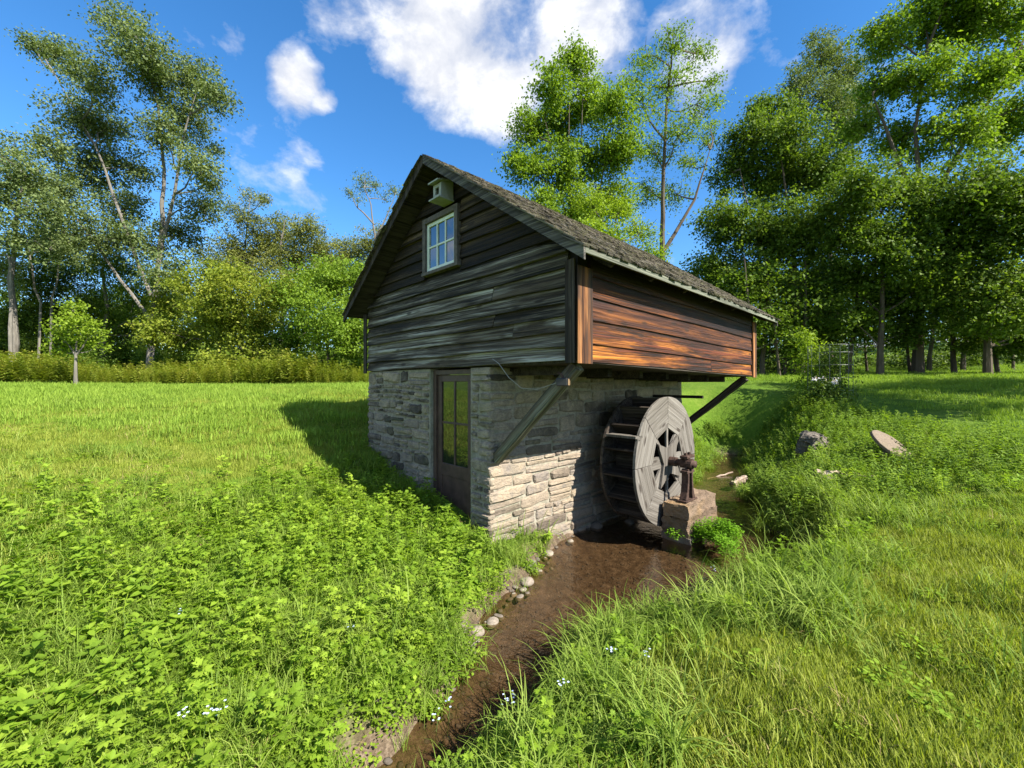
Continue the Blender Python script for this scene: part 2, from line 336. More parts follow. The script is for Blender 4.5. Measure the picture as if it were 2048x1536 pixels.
plain('lens', (.24,.16,.09), .25, .5); plain('cable_grey', (.32,.32,.31), .6); plain('iron_dark', (.016,.013,.011), .7, .3, .3); plain('wire_metal', (.11,.12,.11), .5, .5, .6)
plain('asphalt', (.19,.20,.21), .85, var=.12); plain('dark_interior', (.015,.013,.011), .9)
def fn(g): return g.pbr((.012,.014,.012), .025, spec=.9, IOR=1.75)
material('glass', fn)
def fn(g): return g.pbr((.02,.028,.045), .03, spec=.9, IOR=1.9)
material('glass_high', fn)
def m_stone(name, stops, moss=(.12,.13,.05), mossamt=.35, bump=.7):
    def fn(g):
        p = g.geo(); r = g.rnd(); n = g.noise(p, 7, 6, .65, .3); n2 = g.noise(g.mapv(p, (1, 1, 2.2)), 28, 5, .65); n3 = g.noise(p, 1.7, 3)
        f = g.math('ADD', g.math('MULTIPLY', r, .80), g.math('MULTIPLY', g.math('SUBTRACT', n, .5), .7), True)
        c = g.ramp(f, stops)
        c = g.mix(g.ramp(n2, [(.35, .55), (.6, 0.0)]), c, g.mix(.6, c, (.03, .026, .022)))
        c = g.mix(g.math('MULTIPLY', g.ramp(n3, [(.5, 0.0), (.72, 1.0)]), mossamt), c, moss)
        return g.pbr(c, .9, g.bump(g.math('ADD', n, g.math('MULTIPLY', n2, .7)), bump, .03), .2)
    return material(name, fn)
m_stone('stone_grey', [(0, (.065,.055,.045)), (.16, (.17,.14,.105)), (.4, (.36,.295,.21)), (.58, (.21,.175,.135)), (.8, (.43,.35,.25)), (1, (.27,.19,.12))])
m_stone('stone_buff', [(0, (.13,.105,.082)), (.2, (.25,.20,.15)), (.42, (.33,.265,.195)), (.6, (.21,.18,.155)), (.8, (.36,.29,.21)), (1, (.29,.20,.125))], (.16,.15,.07), .18, .8)
m_stone('stone_block', [(0, (.15,.105,.07)), (.5, (.22,.155,.105)), (1, (.27,.20,.14))], (.27,.16,.05), .5, 1.2)
m_stone('slab_stone', [(0, (.15,.115,.08)), (.5, (.20,.155,.11)), (1, (.24,.19,.14))], (.12,.12,.06), .4, 1.0)
m_stone('cobble', [(0, (.13,.11,.09)), (.35, (.24,.20,.16)), (.7, (.31,.27,.215)), (1, (.16,.155,.15))], (.1,.08,.05), .45, .5)
m_stone('wet_stone', [(0, (.09,.075,.06)), (.5, (.16,.13,.10)), (1, (.21,.20,.19))], (.1,.08,.05), .2, .4)
m_stone('boulder', [(0, (.13,.11,.088)), (.5, (.21,.18,.145)), (1, (.28,.245,.20))], (.12,.14,.07), .25, 1.0)
def fn(g):
    p = g.geo(); n = g.noise(p, 14, 6, .7); n2 = g.noise(p, 2.0, 3)
    c = g.ramp(n, [(.3, (.17,.15,.118)), (.55, (.30,.27,.215)), (.75, (.40,.365,.30))])
    c = g.mix(g.ramp(n2, [(.45, 0.0), (.75, .5)]), c, (.17, .19, .10))
    return g.pbr(c, .95, g.bump(n, .9, .03), .1)
material('mortar', fn)

# ------------------------------------------------------------------ the ground, water, road
def grid_axis(lo, hi, n0, n1, step):
    a = list(np.arange(n0, n1 + 1e-6, step)); s = step; x = n1
    while x < hi: s *= 1.22; x += s; a.append(min(x, hi))
    s = step; x = n0; pre = []
    while x > lo: s *= 1.22; x -= s; pre.append(max(x, lo))
    return np.array(sorted(set(pre)) + a)
def build_ground():
    xs = grid_axis(-420, 420, -7, 10, .09); ys = grid_axis(-60, 600, 0.2, 14, .09)
    X, Y = np.meshgrid(xs, ys); Z = ground(X, Y); nx, ny = len(xs), len(ys)
    V = np.c_[X.ravel(), Y.ravel(), Z.ravel()]
    i = np.arange(ny - 1)[:, None] * nx + np.arange(nx - 1)[None]; F = np.stack([i, i + 1, i + nx + 1, i + nx], -1).reshape(-1, 4)
    me = np_mesh('ground', V, F, 'ground'); me.shade_smooth()
    d = stream_sd(V[:, 0], V[:, 1]) + wob(V[:, 0], V[:, 1]); s = np.clip((.46 - d) / .26, 0, 1)
    at = me.attributes.new('soil', 'FLOAT', 'POINT'); at.data.foreach_set('value', s.astype(np.float32))
    tag(link(bpy.data.objects.new('ground', me)), 'grassy ground rising from the stream to the lawns', kind='structure')
build_ground()
def build_water():
    xs = np.arange(-4.6, 8.4, .1); ys = np.arange(-3.2, 14.2, .1); X, Y = np.meshgrid(xs, ys)
    keep = (stream_sd(X, Y) < .5); nx = len(xs)
    c = keep[:-1, :-1] & keep[1:, :-1] & keep[:-1, 1:] & keep[1:, 1:]
    i = (np.arange(len(ys) - 1)[:, None] * nx + np.arange(nx - 1)[None])[c]; F = np.stack([i, i + 1, i + nx + 1, i + nx], -1)
    used, inv = np.unique(F, return_inverse=True); V = np.c_[X.ravel(), Y.ravel(), np.full(X.size, WATER_Z)][used]
    me = np_mesh('stream_water', V, inv.reshape(-1, 4), 'water'); tag(link(bpy.data.objects.new('stream_water', me)), 'shallow brown water of the stream', kind='structure')
build_water()
def build_road():
    mb = MB(); xs = np.linspace(16, 90, 38); a = [(x, 47 + .05 * x, gz(x, 47 + .05 * x) + .12) for x in xs]; b = [(x, 52 + .05 * x, gz(x, 52 + .05 * x) + .5) for x in xs]
    n = len(xs); mb.add(a + b, [(k, k + 1, n + k + 1, n + k) for k in range(n - 1)])
    tag(mb.build('road', 'asphalt'), 'grey road behind the right hand trees', kind='structure')
build_road()

# ------------------------------------------------------------------ the mill
mill = empty('mill_house', (C0[0], C0[1], 0), math.pi / 2 - TH)
tag(mill, 'small gabled mill with dark plank upper storey jutting over a stone base', 'mill')
W_, L_, EV, GF, GB, ZR, ZE, ZB, OV, LS = 5.01, 5.88, .285, .31, .39, 5.39, 3.43, 2.35, 1.42, 5.70
SL = (ZR - ZE) / (W_ / 2 + EV)                       # roof slope
def zbot(u): return ZB - .085 * max(0, u) / L_       # the floor sags towards the far end
def roof_z(v): return ZR - abs(v - W_ / 2) * SL

# masonry -----------------------------------------------------------
DOOR0, DOOR1, DOORZ = 1.83, 2.83, 2.31
core = MB()
core.box((0, OV, -.6), (.35, DOOR0, 2.32)).box((0, DOOR1, -.6), (.35, 4.95, 2.33)).box((.05, DOOR0, -.6), (.34, DOOR1, .12))
core.box((.352, OV + .003, -.6), (LS, OV + .38, 2.27)).box((LS - .35, OV + .383, -.6), (LS - .002, 4.947, 2.26)).box((.352, 4.6, -.6), (LS - .353, 4.945, 2.26))
stone_wall = core.build('stone_wall', 'mortar', mill)
NST = [0]
def add_stone(mapf, s, z, hw, hh, proud, mat, parent, n=10):
    n = 12; ci = min(.22 * hw, .5 * hh) / hw * random.uniform(.5, 1.2); j = lambda: random.uniform(-.26, .07); rt = random.gauss(0, .028)
    cut = [random.uniform(.2, 1.1) * ci for _ in range(4)]; base = []
    for x, y in ((1, -.55), (1, .5), (1 - cut[0], .96), (.3, 1), (-.33, 1), (-1 + cut[1], .96), (-1, .55), (-1, -.5), (-1 + cut[2], -.96), (-.3, -1), (.33, -1), (1 - cut[3], -.96)):
        bx_, by_ = (x + j() * hh / hw * (1 if x > 0 else -1)) * hw, (y + j() * (1 if y > 0 else -1)) * hh; base.append((bx_, by_ + rt * bx_))
    mb = MB(); vs = []; b = min(.018, hh * .3); ax, ay = random.uniform(-.006, .006), random.uniform(-.006, .006)
    for sc, d in ((1.0, -.05), (1.0, proud * .35), (0.0, proud)):
        for x, y in base:
            k1 = 1 if sc else max(.5, 1 - b / hw); k2 = 1 if sc else max(.5, 1 - b / hh)
            dd = d + (random.uniform(-.006, .006) + ax * x / hw + ay * y / hh if d > 0 else 0)
            vs.append(mapf(s + x * k1, z + y * k2, dd))
    vs.append(mapf(s, z, proud + random.uniform(-.002, .008)))
    fs = []
    for l in (0, 1):
        for k in range(n): fs.append((l * n + k, l * n + (k + 1) % n, (l + 1) * n + (k + 1) % n, (l + 1) * n + k))
    for k in range(n): fs.append((2 * n + k, 2 * n + (k + 1) % n, 3 * n))
    mb.add(vs, fs); o = mb.build('stone', mat, parent); NST[0] += 1; return o
def course(mapf, s0, s1, z0, z1, joint, proud, mat, parent, hr=(.085, .21), wr=(1.3, 3.6), skip=None, wave=.03, lo=None):
    z = z0
    while z < z1 - .06:
        h = min(random.uniform(*hr), z1 - z)
        if z1 - z - h < .06: h = z1 - z
        s = s0 + random.uniform(-.015, .015)
        while s < s1 - .02:
            w = min(max(.10, h * random.uniform(*wr)), .7, s1 - s)
            if s1 - s - w < .1: w = s1 - s
            zz = z + h / 2 + wave * math.sin(2.1 * s + z * 3)
            if not (skip and skip(s + w / 2, zz)):
                if h > .13 and random.random() < .42:
                    h1 = h * random.uniform(.4, .6)
                    for (a, b) in ((0, h1), (h1, h)):
                        add_stone(mapf, s + w / 2, zz - h / 2 + (a + b) / 2, w / 2 - joint / 2, (b - a) / 2 - joint * .42, random.uniform(*proud), mat, parent)
                else:
                    add_stone(mapf, s + w / 2, zz, w / 2 - joint / 2, h / 2 - joint / 2, random.uniform(*proud), mat, parent)
            s += w
        z += h
frontf = lambda s, z, d: (-d, s, z)
sidef = lambda s, z, d: (s, OV - d, z)
course(frontf, DOOR1 + .02, 4.96, .1, 2.31, .03, (.018, .05), 'stone_grey', stone_wall, hr=(.07, .25), wr=(1.0, 3.4), skip=lambda s, z: z < .15 + .33 * (s - 2.8))
course(frontf, OV - .03, DOOR0 - .02, -.1, 2.31, .026, (.015, .045), 'stone_grey', stone_wall, hr=(.07, .23), wr=(1.0, 3.0))
course(sidef, -.035, LS, -.34, 1.25, .012, (.010, .036), 'stone_buff', stone_wall, hr=(.06, .19), wr=(1.5, 5.5), skip=lambda s, z: s > 4.6 and z < .2)
course(sidef, -.03, LS, 1.25, 2.25, .018, (.008, .03), 'stone_grey', stone_wall, hr=(.09, .28), wr=(1.2, 3.6))

# planks of the upper storey -------------------------------------------
def plank_gable(v0, v1, z0, z1, parent, mat, seg=6, amp=.008):
    ph = random.uniform(0, 9); mb = MB(); vs = []; o1, o2 = random.uniform(.040, .062), random.uniform(.002, .010)
    for i in range(seg + 1):
        v = v0 + (v1 - v0) * i / seg; lim = roof_z(v) - .10; zb = min(z0 + amp * math.sin(ph + v * 2.3) + amp * .5 * math.sin(ph * 2 + v * 5.1), lim); zt = max(min(z1 + .02, lim), zb + .001)
        vs += [(-o1, v, zb), (-o2, v, zt), (.02, v, zt), (.02, v, zb)]
    fs = [(i * 4 + k, i * 4 + (k + 1) % 4, i * 4 + 4 + (k + 1) % 4, i * 4 + 4 + k) for i in range(seg) for k in range(4)] + [(3, 2, 1, 0), tuple(seg * 4 + k for k in range(4))]
    mb.add(vs, fs); return mb.build('plank', mat, parent)
back = MB(); sec = [(0.0, ZB + .02), (W_, ZB + .02), (W_, roof_z(W_) - .1), (W_ / 2, ZR - .1), (0.0, roof_z(0) - .1)]
back.prism(sec, lambda v, z: (.022, v + (.03 if v < .1 else -.03 if v > 4.9 else 0), z - .0), lambda v, z: (.06, v + (.03 if v < .1 else -.03 if v > 4.9 else 0), z))
gable = back.build('gable_wall', 'dark_interior', mill)
WV0, WV1, WZ0, WZ1 = 2.03, 2.93, 3.82, 4.58
zs = [ZB]
while zs[-1] < 5.2: zs.append(zs[-1] + random.choice([.135, .15, .16, .17, .18, .19]))
for z0, z1 in zip(zs[:-1], zs[1:]):
    half = (ZR - .10 - z0) / SL; a, b = max(.13, W_ / 2 - half), min(W_ - .09, W_ / 2 + half)
    if b - a < .1: continue
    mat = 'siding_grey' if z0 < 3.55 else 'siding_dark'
    spans = [(a, b)]
    if z1 > WZ0 and z0 < WZ1: spans = [(a, WV0), (WV1, b)]
    elif random.random() < .35: c = random.uniform(a + .8, b - .8) if b - a > 2 else None; spans = [(a, c - .003), (c + .003, b)] if c else spans
    for s in spans:
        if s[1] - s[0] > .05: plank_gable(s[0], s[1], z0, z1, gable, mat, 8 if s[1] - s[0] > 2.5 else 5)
sb = MB(); sb.prism([(.03, zbot(0) + .02), (L_ - .03, zbot(L_) + .02), (L_ - .03, roof_z(0) - .09), (.03, roof_z(0) - .09)], lambda u, z: (u + .03, .022, z), lambda u, z: (u + .03, .06, z))
side_wall = sb.build('long_wall', 'dark_interior', mill)
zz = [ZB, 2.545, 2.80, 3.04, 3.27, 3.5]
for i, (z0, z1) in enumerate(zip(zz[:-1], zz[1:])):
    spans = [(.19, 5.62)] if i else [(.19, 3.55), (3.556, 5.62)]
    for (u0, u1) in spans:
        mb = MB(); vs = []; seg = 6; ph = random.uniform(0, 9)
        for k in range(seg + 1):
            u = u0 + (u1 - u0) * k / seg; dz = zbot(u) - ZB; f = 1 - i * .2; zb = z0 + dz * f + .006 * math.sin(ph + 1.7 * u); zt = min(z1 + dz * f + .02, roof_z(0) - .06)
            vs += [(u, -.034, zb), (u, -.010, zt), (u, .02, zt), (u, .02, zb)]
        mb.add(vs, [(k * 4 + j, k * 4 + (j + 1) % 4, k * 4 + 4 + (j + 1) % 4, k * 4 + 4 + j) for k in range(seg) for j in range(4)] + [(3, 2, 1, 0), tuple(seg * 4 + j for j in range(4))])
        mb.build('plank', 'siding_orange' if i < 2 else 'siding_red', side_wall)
# far and left walls, plain behind
MB().box((L_ - .05, .03, 2.3), (L_, W_ - .03, 3.35)).build('end_wall', 'siding_dark', mill)
MB().box((.07, W_ - .06, ZB), (L_ - .06, W_ - .01, 3.38)).build('rear_wall', 'siding_red', mill)
# corner boards
MB().box((-.078, .0, ZB - .03), (-.05, .125, 3.42)).build('corner_board', 'trim_dark', mill, bevel=.004)
MB().box((-.079, -.052, ZB - .035), (.185, -.036, 3.34)).build('corner_board', 'trim_orange', mill, bevel=.004)
MB().box((5.64, -.05, 2.23), (5.86, -.03, 3.34)).build('corner_board', 'trim_orange', mill, bevel=.004)
MB().box((-.075, W_ - .085, ZB - .05), (-.048, W_ + .02, 3.42)).build('corner_board', 'trim_dark', mill, bevel=.004)
# floor: joists and boards of the overhang
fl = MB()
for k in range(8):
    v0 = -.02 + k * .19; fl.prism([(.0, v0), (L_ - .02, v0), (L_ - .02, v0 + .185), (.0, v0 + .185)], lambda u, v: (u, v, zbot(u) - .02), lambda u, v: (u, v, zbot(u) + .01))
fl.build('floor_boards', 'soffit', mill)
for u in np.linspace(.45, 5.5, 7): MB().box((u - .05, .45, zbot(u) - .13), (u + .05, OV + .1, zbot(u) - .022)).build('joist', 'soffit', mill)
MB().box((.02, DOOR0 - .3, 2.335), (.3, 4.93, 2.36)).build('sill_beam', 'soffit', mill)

# roof -----------------------------------------------------------------
roof = MB()
T_ = .035
for sgn in (-1, 1):
    ve = -EV if sgn < 0 else W_ + EV; vr = W_ / 2
    roof.prism([(ve, ZE), (vr, ZR), (vr, ZR - T_ * 1.22), (ve, ZE - T_ * 1.22)], lambda v, z: (-GF, v, z), lambda v, z: (L_ + GB, v, z))
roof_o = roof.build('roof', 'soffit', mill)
for sgn in (-1, 1):     # rake boards at the front and back
    ve = -EV - .03 if sgn < 0 else W_ + EV + .03; vr = W_ / 2
    zf = lambda v: roof_z(v) if 0 else ZR - abs(v - W_ / 2) * SL
    for u0, u1 in ((-GF - .03, -GF - .002), (L_ + GB + .002, L_ + GB + .03)):
        MB().prism([(ve, zf(ve) + .005), (vr + sgn * -.0, ZR + .005), (vr, ZR - .13), (ve, zf(ve) - .125)], lambda v, z, u0=u0: (u0, v, z), lambda v, z, u1=u1: (u1, v, z)).build('rake_board', 'fascia' if sgn < 0 else 'trim_dark', roof_o)
MB().prism([(-GF - .03, 0), (L_ + GB, 0)] + [(L_ + GB, 1), (-GF - .03, 1)], lambda u, t: (u, -EV - .028, ZE - .075 + .085 * t), lambda u, t: (u, -EV - .003, ZE - .075 + .085 * t)).build('eave_board', 'eave_board', roof_o)
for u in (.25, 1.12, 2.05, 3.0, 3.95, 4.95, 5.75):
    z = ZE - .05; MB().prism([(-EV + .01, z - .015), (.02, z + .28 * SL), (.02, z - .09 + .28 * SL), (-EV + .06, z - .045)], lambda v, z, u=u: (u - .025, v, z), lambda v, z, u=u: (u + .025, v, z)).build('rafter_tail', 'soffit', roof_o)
# shingles
def shingle_mesh(i):
    w, l, t = 1.0, .30, random.uniform(.012, .022); mb = MB(); c = [random.uniform(-.012, .012) for _ in range(4)]
    # local: x across, y up-slope from butt, z out
    vs = [(-.5, c[0], 0), (.5, c[1], 0), (.5, l, 0), (-.5, l, 0), (-.5, c[0], t + random.uniform(-.004, .006)), (.5, c[1], t + random.uniform(-.004, .006)), (.5, l, .004), (-.5, l, .004), (0, (c[0] + c[1]) / 2 + random.uniform(-.01, .01), t + random.uniform(0, .01)), (0, l, .005)]
    mb.add(vs, [(0, 3, 2, 1), (4, 8, 9, 7), (8, 5, 6, 9), (0, 1, 5, 8, 4), (1, 2, 6, 5), (3, 0, 4, 7)])
    me = mb.mesh('shingle'); me.materials.append(MATS['shingle']); return me
SHM = [shingle_mesh(i) for i in range(8)]
slope_len = math.hypot(W_ / 2 + EV, ZR - ZE); cs, sn = (W_ / 2 + EV) / slope_len, (ZR - ZE) / slope_len
pl = []
row = 0; y = -.045
while y < slope_len - .10:
    u = -GF - .05 + random.uniform(-.05, 0)
    while u < L_ + GB + .02:
        w = random.uniform(.09, .19); pl.append((u + w / 2, y + random.uniform(-.014, .014), w - .005, random.randrange(8), random.uniform(0, .012), random.gauss(0, .02))); u += w
    y += .145; row += 1
def shingle_matrix(e, sgn=-1):
    u, y, w, m, lift, rot = e
    X = Vector((1, 0, 0)); Y = Vector((0, cs, sn)) if sgn < 0 else Vector((0, -cs, sn)); Z = X.cross(Y) if sgn < 0 else -X.cross(Y)
    o = Vector((u, -EV if sgn < 0 else W_ + EV, ZE)) + Y * y + Z * (.004 + lift)
    M = Matrix((X, Y, Z)).transposed().to_4x4(); M.translation = o
    return M @ Matrix.Rotation(rot, 4, 'Z') @ Matrix.Rotation(-.045 + random.gauss(0, .012), 4, 'X') @ Matrix.Diagonal((w, max(.12, min(1, (slope_len - .012 - y) / .31)), 1, 1))
camloc = Vector((*w2loc(0, 0), CAMZ))
pl.sort(key=lambda e: (Vector((e[0], -EV + cs * e[1], ZE + sn * e[1])) - camloc).length)
for e in pl[:290]:
    o = bpy.data.objects.new('shingle', SHM[e[3]]); link(o); o.parent = roof_o; o.matrix_local = shingle_matrix(e)
def joined(lst, sgn, label):
    mb = MB()
    for e in lst:
        M = shingle_matrix(e, sgn); me = SHM[e[3]]; mb.add([M @ v.co for v in me.vertices], [tuple(p.vertices) for p in me.polygons])
    me = bpy.data.meshes.new('shingle_field'); me.from_pydata(mb.v, [], mb.f); me.materials.append(MATS['shingle']); o = link(bpy.data.objects.new('shingle_field', me)); o.parent = roof_o; o['kind'] = 'stuff'; o['label'] = label
joined(pl[290:], -1, 'far weathered shingles of the sunny slope'); joined(pl, 1, 'weathered shingles of the shaded slope')

# window -----------------------------------------------------------------
win = MB().box((-.085, WV0 - .0, WZ0 - .01), (-.004, WV0 + .075, WZ1 + .05)).box((-.085, WV1 - .075, WZ0 - .01), (-.004, WV1, WZ1 + .05)).box((-.086, WV0 + .0755, WZ1 - .03), (-.005, WV1 - .0755, WZ1 + .049)).box((-.095, WV0 - .01, WZ0 - .06), (-.003, WV1 + .01, WZ0 - .012)).build('window', 'casing', mill, bevel=.004)
sv0, sv1, sz0, sz1 = WV0 + .08, WV1 - .08, WZ0 - .008, WZ1 - .034
MB().box((-.048, sv0, sz0), (-.012, sv0 + .05, sz1)).box((-.048, sv1 - .05, sz0), (-.012, sv1, sz1)).box((-.0475, sv0 + .0505, sz0), (-.0125, sv1 - .0505, sz0 + .055)).box((-.0475, sv0 + .0505, sz1 - .05), (-.0125, sv1 - .0505, sz1)).build('sash', 'sash_paint', win, bevel=.003)
iv0, iv1, iz0, iz1 = sv0 + .05, sv1 - .05, sz0 + .055, sz1 - .05; mu = .026
for k in (1, 2):
    v = iv0 + (iv1 - iv0) * k / 3; MB().box((-.044, v - mu / 2, iz0 + .001), (-.018, v + mu / 2, iz1 - .001)).build('muntin', 'sash_paint', win, bevel=.003)
zm = (iz0 + iz1) / 2; MB().box((-.043, iv0 + .001, zm - mu / 2), (-.019, iv1 - .001, zm + mu / 2)).build('muntin', 'sash_paint', win, bevel=.003)
for i in range(3):
    for j in range(2):
        a, b = iv0 + (iv1 - iv0) * i / 3 + .014, iv0 + (iv1 - iv0) * (i + 1) / 3 - .014; c, d = (iz0, zm - .014) if j == 0 else (zm + .014, iz1); t = random.uniform(-.004, .004)
        MB().add([(-.028 + t, a, c), (-.028 - t, b, c), (-.028 - t * .5, b, d), (-.028 + t * .7, a, d), (-.024 + t, a, c), (-.024 - t, b, c), (-.024, b, d), (-.024, a, d)], [(0, 1, 2, 3), (7, 6, 5, 4), (0, 4, 5, 1), (1, 5, 6, 2), (2, 6, 7, 3), (3, 7, 4, 0)]).build('pane', 'glass_high', win)
# door -------------------------------------------------------------------
dr = MB().box((.05, DOOR0 + .005, .02), (.16, DOOR0 + .075, DOORZ)).box((.05, DOOR1 - .075, .02), (.16, DOOR1 - .005, DOORZ)).box((.051, DOOR0 + .0755, DOORZ - .07), (.159, DOOR1 - .0755, DOORZ)).build('door', 'door_brown', mill, bevel=.004)
a, b = DOOR0 + .08, DOOR1 - .08; zt = DOORZ - .075
MB().box((.085, a, .05), (.13, a + .1, zt)).box((.085, b - .1, .05), (.13, b, zt)).box((.086, a + .1005, zt - .1), (.129, b - .1005, zt)).box((.086, a + .1005, .72), (.129, b - .1005, .90)).box((.086, a + .1005, .05), (.129, b - .1005, .2)).build('door_leaf', 'door_brown', dr, bevel=.005)
MB().box((.1, a + .102, .202), (.12, b - .102, .718)).build('door_panel', 'door_brown', dr)
gm = (a + b) / 2; zmid = (.9 + zt - .1) / 2
MB().box((.092, gm - .018, .902), (.122, gm + .018, zt - .102)).build('muntin', 'door_brown', dr, bevel=.003)
MB().box((.093, a + .102, zmid - .015), (.121, gm - .019, zmid + .015)).box((.093, gm + .019, zmid - .015), (.121, b - .102, zmid + .015)).build('muntin', 'door_brown', dr, bevel=.003)
for (p, q) in ((a + .101, gm - .0185), (gm + .0185, b - .101)):
    for (c, d) in ((.901, zmid - .0155), (zmid + .0155, zt - .101)): MB().box((.104, p, c), (.110, q, d)).build('pane', 'glass', dr)
# braces -------------------------------------------------------------------
def brace(u, top, foot, mat):
    mb = MB(); a, b = Vector((u, *top)), Vector((u, *foot)); L = (b - a).length
    # built along local z so the grain follows the timber
    m2 = MB(); vs = []; seg = 7
    for i in range(seg + 1):
        for sx, sy in ((-1, -1), (1, -1), (1, 1), (-1, 1)): vs.append((sx * .062 + random.uniform(-.006, .006), sy * .066 + random.uniform(-.006, .006), L * i / seg))
    m2.add(vs, [(i * 4 + k, i * 4 + (k + 1) % 4, i * 4 + 4 + (k + 1) % 4, i * 4 + 4 + k) for i in range(seg) for k in range(4)] + [(3, 2, 1, 0), tuple(seg * 4 + k for k in range(4))])
    o = m2.build('brace', mat, mill, bevel=.008); o.location = a; o.rotation_euler = (b - a).to_track_quat('Z', 'X').to_euler(); return o
brace(.09, (.08, 2.30), (1.40, 1.11), 'brace_wood'); brace(5.55, (.06, 2.22), (1.40, 1.10), 'trim_dark')
# wrought bar jutting from the wall above the wheel
MB().box((4.32, .42, 1.83), (4.38, OV - .02, 1.885)).build('iron_bar', 'iron_dark', mill, bevel=.004)

# ------------------------------------------------------------------ things fixed to the mill
def at_mill(o): o.location = (C0[0], C0[1], 0); o.rotation_euler = (0, 0, math.pi / 2 - TH); return o
nb = at_mill(empty('nest_box')); tag(nb, 'pale painted nest box under the gable peak', 'nest box')
bx0, bx1, bv0, bv1, bz0, bz1 = -.27, -.06, 2.15, 2.34, 4.70, 4.90
MB().box((bx0, bv0, bz0), (bx0 + .02, bv0 + .05, bz1)).box((bx0, bv1 - .05, bz0), (bx0 + .02, bv1, bz1)).box((bx0, bv0 + .051, bz0), (bx0 + .019, bv1 - .051, bz0 + .05)).box((bx0, bv0 + .051, bz1 - .05), (bx0 + .019, bv1 - .051, bz1)).build('front', 'box_paint', nb)
for v in (bv0, bv1 - .02): MB().box((bx0 + .021, v, bz0), (bx1, v + .02, bz1 + .06)).build('side', 'box_paint', nb)
MB().box((bx0 - .05, bv0 - .02, bz0 - .022), (bx1, bv1 + .04, bz0 - .002)).build('base', 'box_paint', nb)
MB().prism([(bx0 - .07, bz1 + .004), (bx1, bz1 + .07), (bx1, bz1 + .09), (bx0 - .07, bz1 + .024)], lambda x, z: (x, bv0 - .02, z), lambda x, z: (x, bv1 + .03, z)).build('lid', 'box_paint', nb)
MB().box((bx0 + .1, bv0 + .021, bz0), (bx0 + .11, bv1 - .021, bz1)).build('opening_shade', 'dark_interior', nb)  # near-black sheet behind the front opening, painting its shade
flt = at_mill(empty('flood_light')); tag(flt, 'small black flood light clamped to the near timber brace', 'light')
Mf = Matrix.Translation((-.02, .19, 2.12)) @ Matrix.Rotation(R(30), 4, 'Z')
MB().box((-.07, -.055, -.045), (.07, .07, .045), Mf).build('housing', 'black_plastic', flt, bevel=.012)
MB().box((-.06, -.066, -.036), (.06, -.056, .036), Mf).build('front_bezel', 'lens', flt, bevel=.006)
MB().tube([Mf @ Vector((0, 0, .045)), Mf @ Vector((.01, .03, .09)), Mf @ Vector((.05, .06, .1))], .014, 6).build('bracket', 'iron', flt)
cb = MB().tube([(-.05, 1.32, 2.42), (-.055, 1.2, 2.36), (-.05, 1.02, 2.18), (-.05, .8, 2.05), (-.05, .55, 2.04), (-.06, .3, 2.10), (-.04, .22, 2.13)], .0035, 5).build('cable', 'cable_grey', smooth=True); at_mill(cb); tag(cb, 'thin grey cable drooping from the planks to the flood light', 'cable')

# ------------------------------------------------------------------ water wheel
WU, WV_, WZ, WR = 2.90, .40, .865, 1.03
wheel = empty('water_wheel', loc2w(WU, WV_, WZ), math.pi / 2 - TH); tag(wheel, 'wooden water wheel with pale pierced face beside the stone wall', 'water wheel')
WD = .56; NS = 8; ri = .53
def seg_poly(k, inner_flat=True, n=8):
    a0 = math.pi / 2 + k * 2 * math.pi / NS + .004; a1 = math.pi / 2 + (k + 1) * 2 * math.pi / NS - .004
    return [(WR * math.cos(a0 + (a1 - a0) * i / n), WR * math.sin(a0 + (a1 - a0) * i / n)) for i in range(n + 1)] + [(ri * math.cos(a1), ri * math.sin(a1)), (ri * math.cos(a0), ri * math.sin(a0))]
for k in range(NS):
    am = math.pi / 2 + (k + .5) * 2 * math.pi / NS
    for y0, y1, m in ((0, .045, 'wheel_wood'), (WD, WD + .045, 'wheel_shade')):
        # mesh turned so that its grain axis (local z) runs along the felloe
        rot = am; c, s = math.cos(-rot), math.sin(-rot)
        poly = [(x * c - z * s, x * s + z * c) for x, z in (seg_poly(k) if y0 == 0 else seg_poly(k)[:-2] + [(.1 * math.cos(am), .1 * math.sin(am))])]  # back planks run in to the hub, added to darken the openings
        o = MB().prism(poly, lambda x, z, y0=y0: (x, y0, z), lambda x, z, y1=y1: (x, y1, z)).build('rim_plank', m, wheel, bevel=.004); o.rotation_euler = (0, -rot, 0)
for k in range(NS):
    a = math.pi / 2 + k * 2 * math.pi / NS; thin = k in (0, 1, 4, 5); w = .055 if thin else .19
    for y0, m in ((.012, 'wheel_wood'), (WD - .034, 'wheel_shade')):
        o = MB().box((-w / 2, y0, .05), (w / 2, y0 + .03, ri + (.02 if y0 > .1 else .0))).build('spoke', m, wheel); o.rotation_euler = (0, math.pi / 2 - a, 0)
star = [];
for k in range(8):
    a = R(52) + k * math.pi / 4; r = .50 if k % 2 == 0 else .20; star.append((r * math.cos(a), r * math.sin(a)))
MB().prism(star, lambda x, z: (x, -.03, z), lambda x, z: (x, .008, z)).build('hub_plate', 'wheel_wood', wheel)
NF = 16
for k in range(NF):
    a = 2 * math.pi * (k + .35) / NF
    o = MB().box((.64, .047, -.014), (WR - .01, WD - .002, .014)).build('float_board', 'wheel_shade', wheel); o.rotation_euler = (0, -a, 0)
    a2 = a + R(11); M = Matrix.Rotation(-a2, 4, 'Y') 
    o = MB().box((.625, .047, -.125), (.645, WD - .002, .125)).build('sole_board', 'wheel_shade', wheel); o.rotation_euler = (0, -a2, 0)
o = MB().beam((-.86, .06, .42), (-.93, -.0, .44), .05, .05).build('peg', 'wheel_wood', wheel)
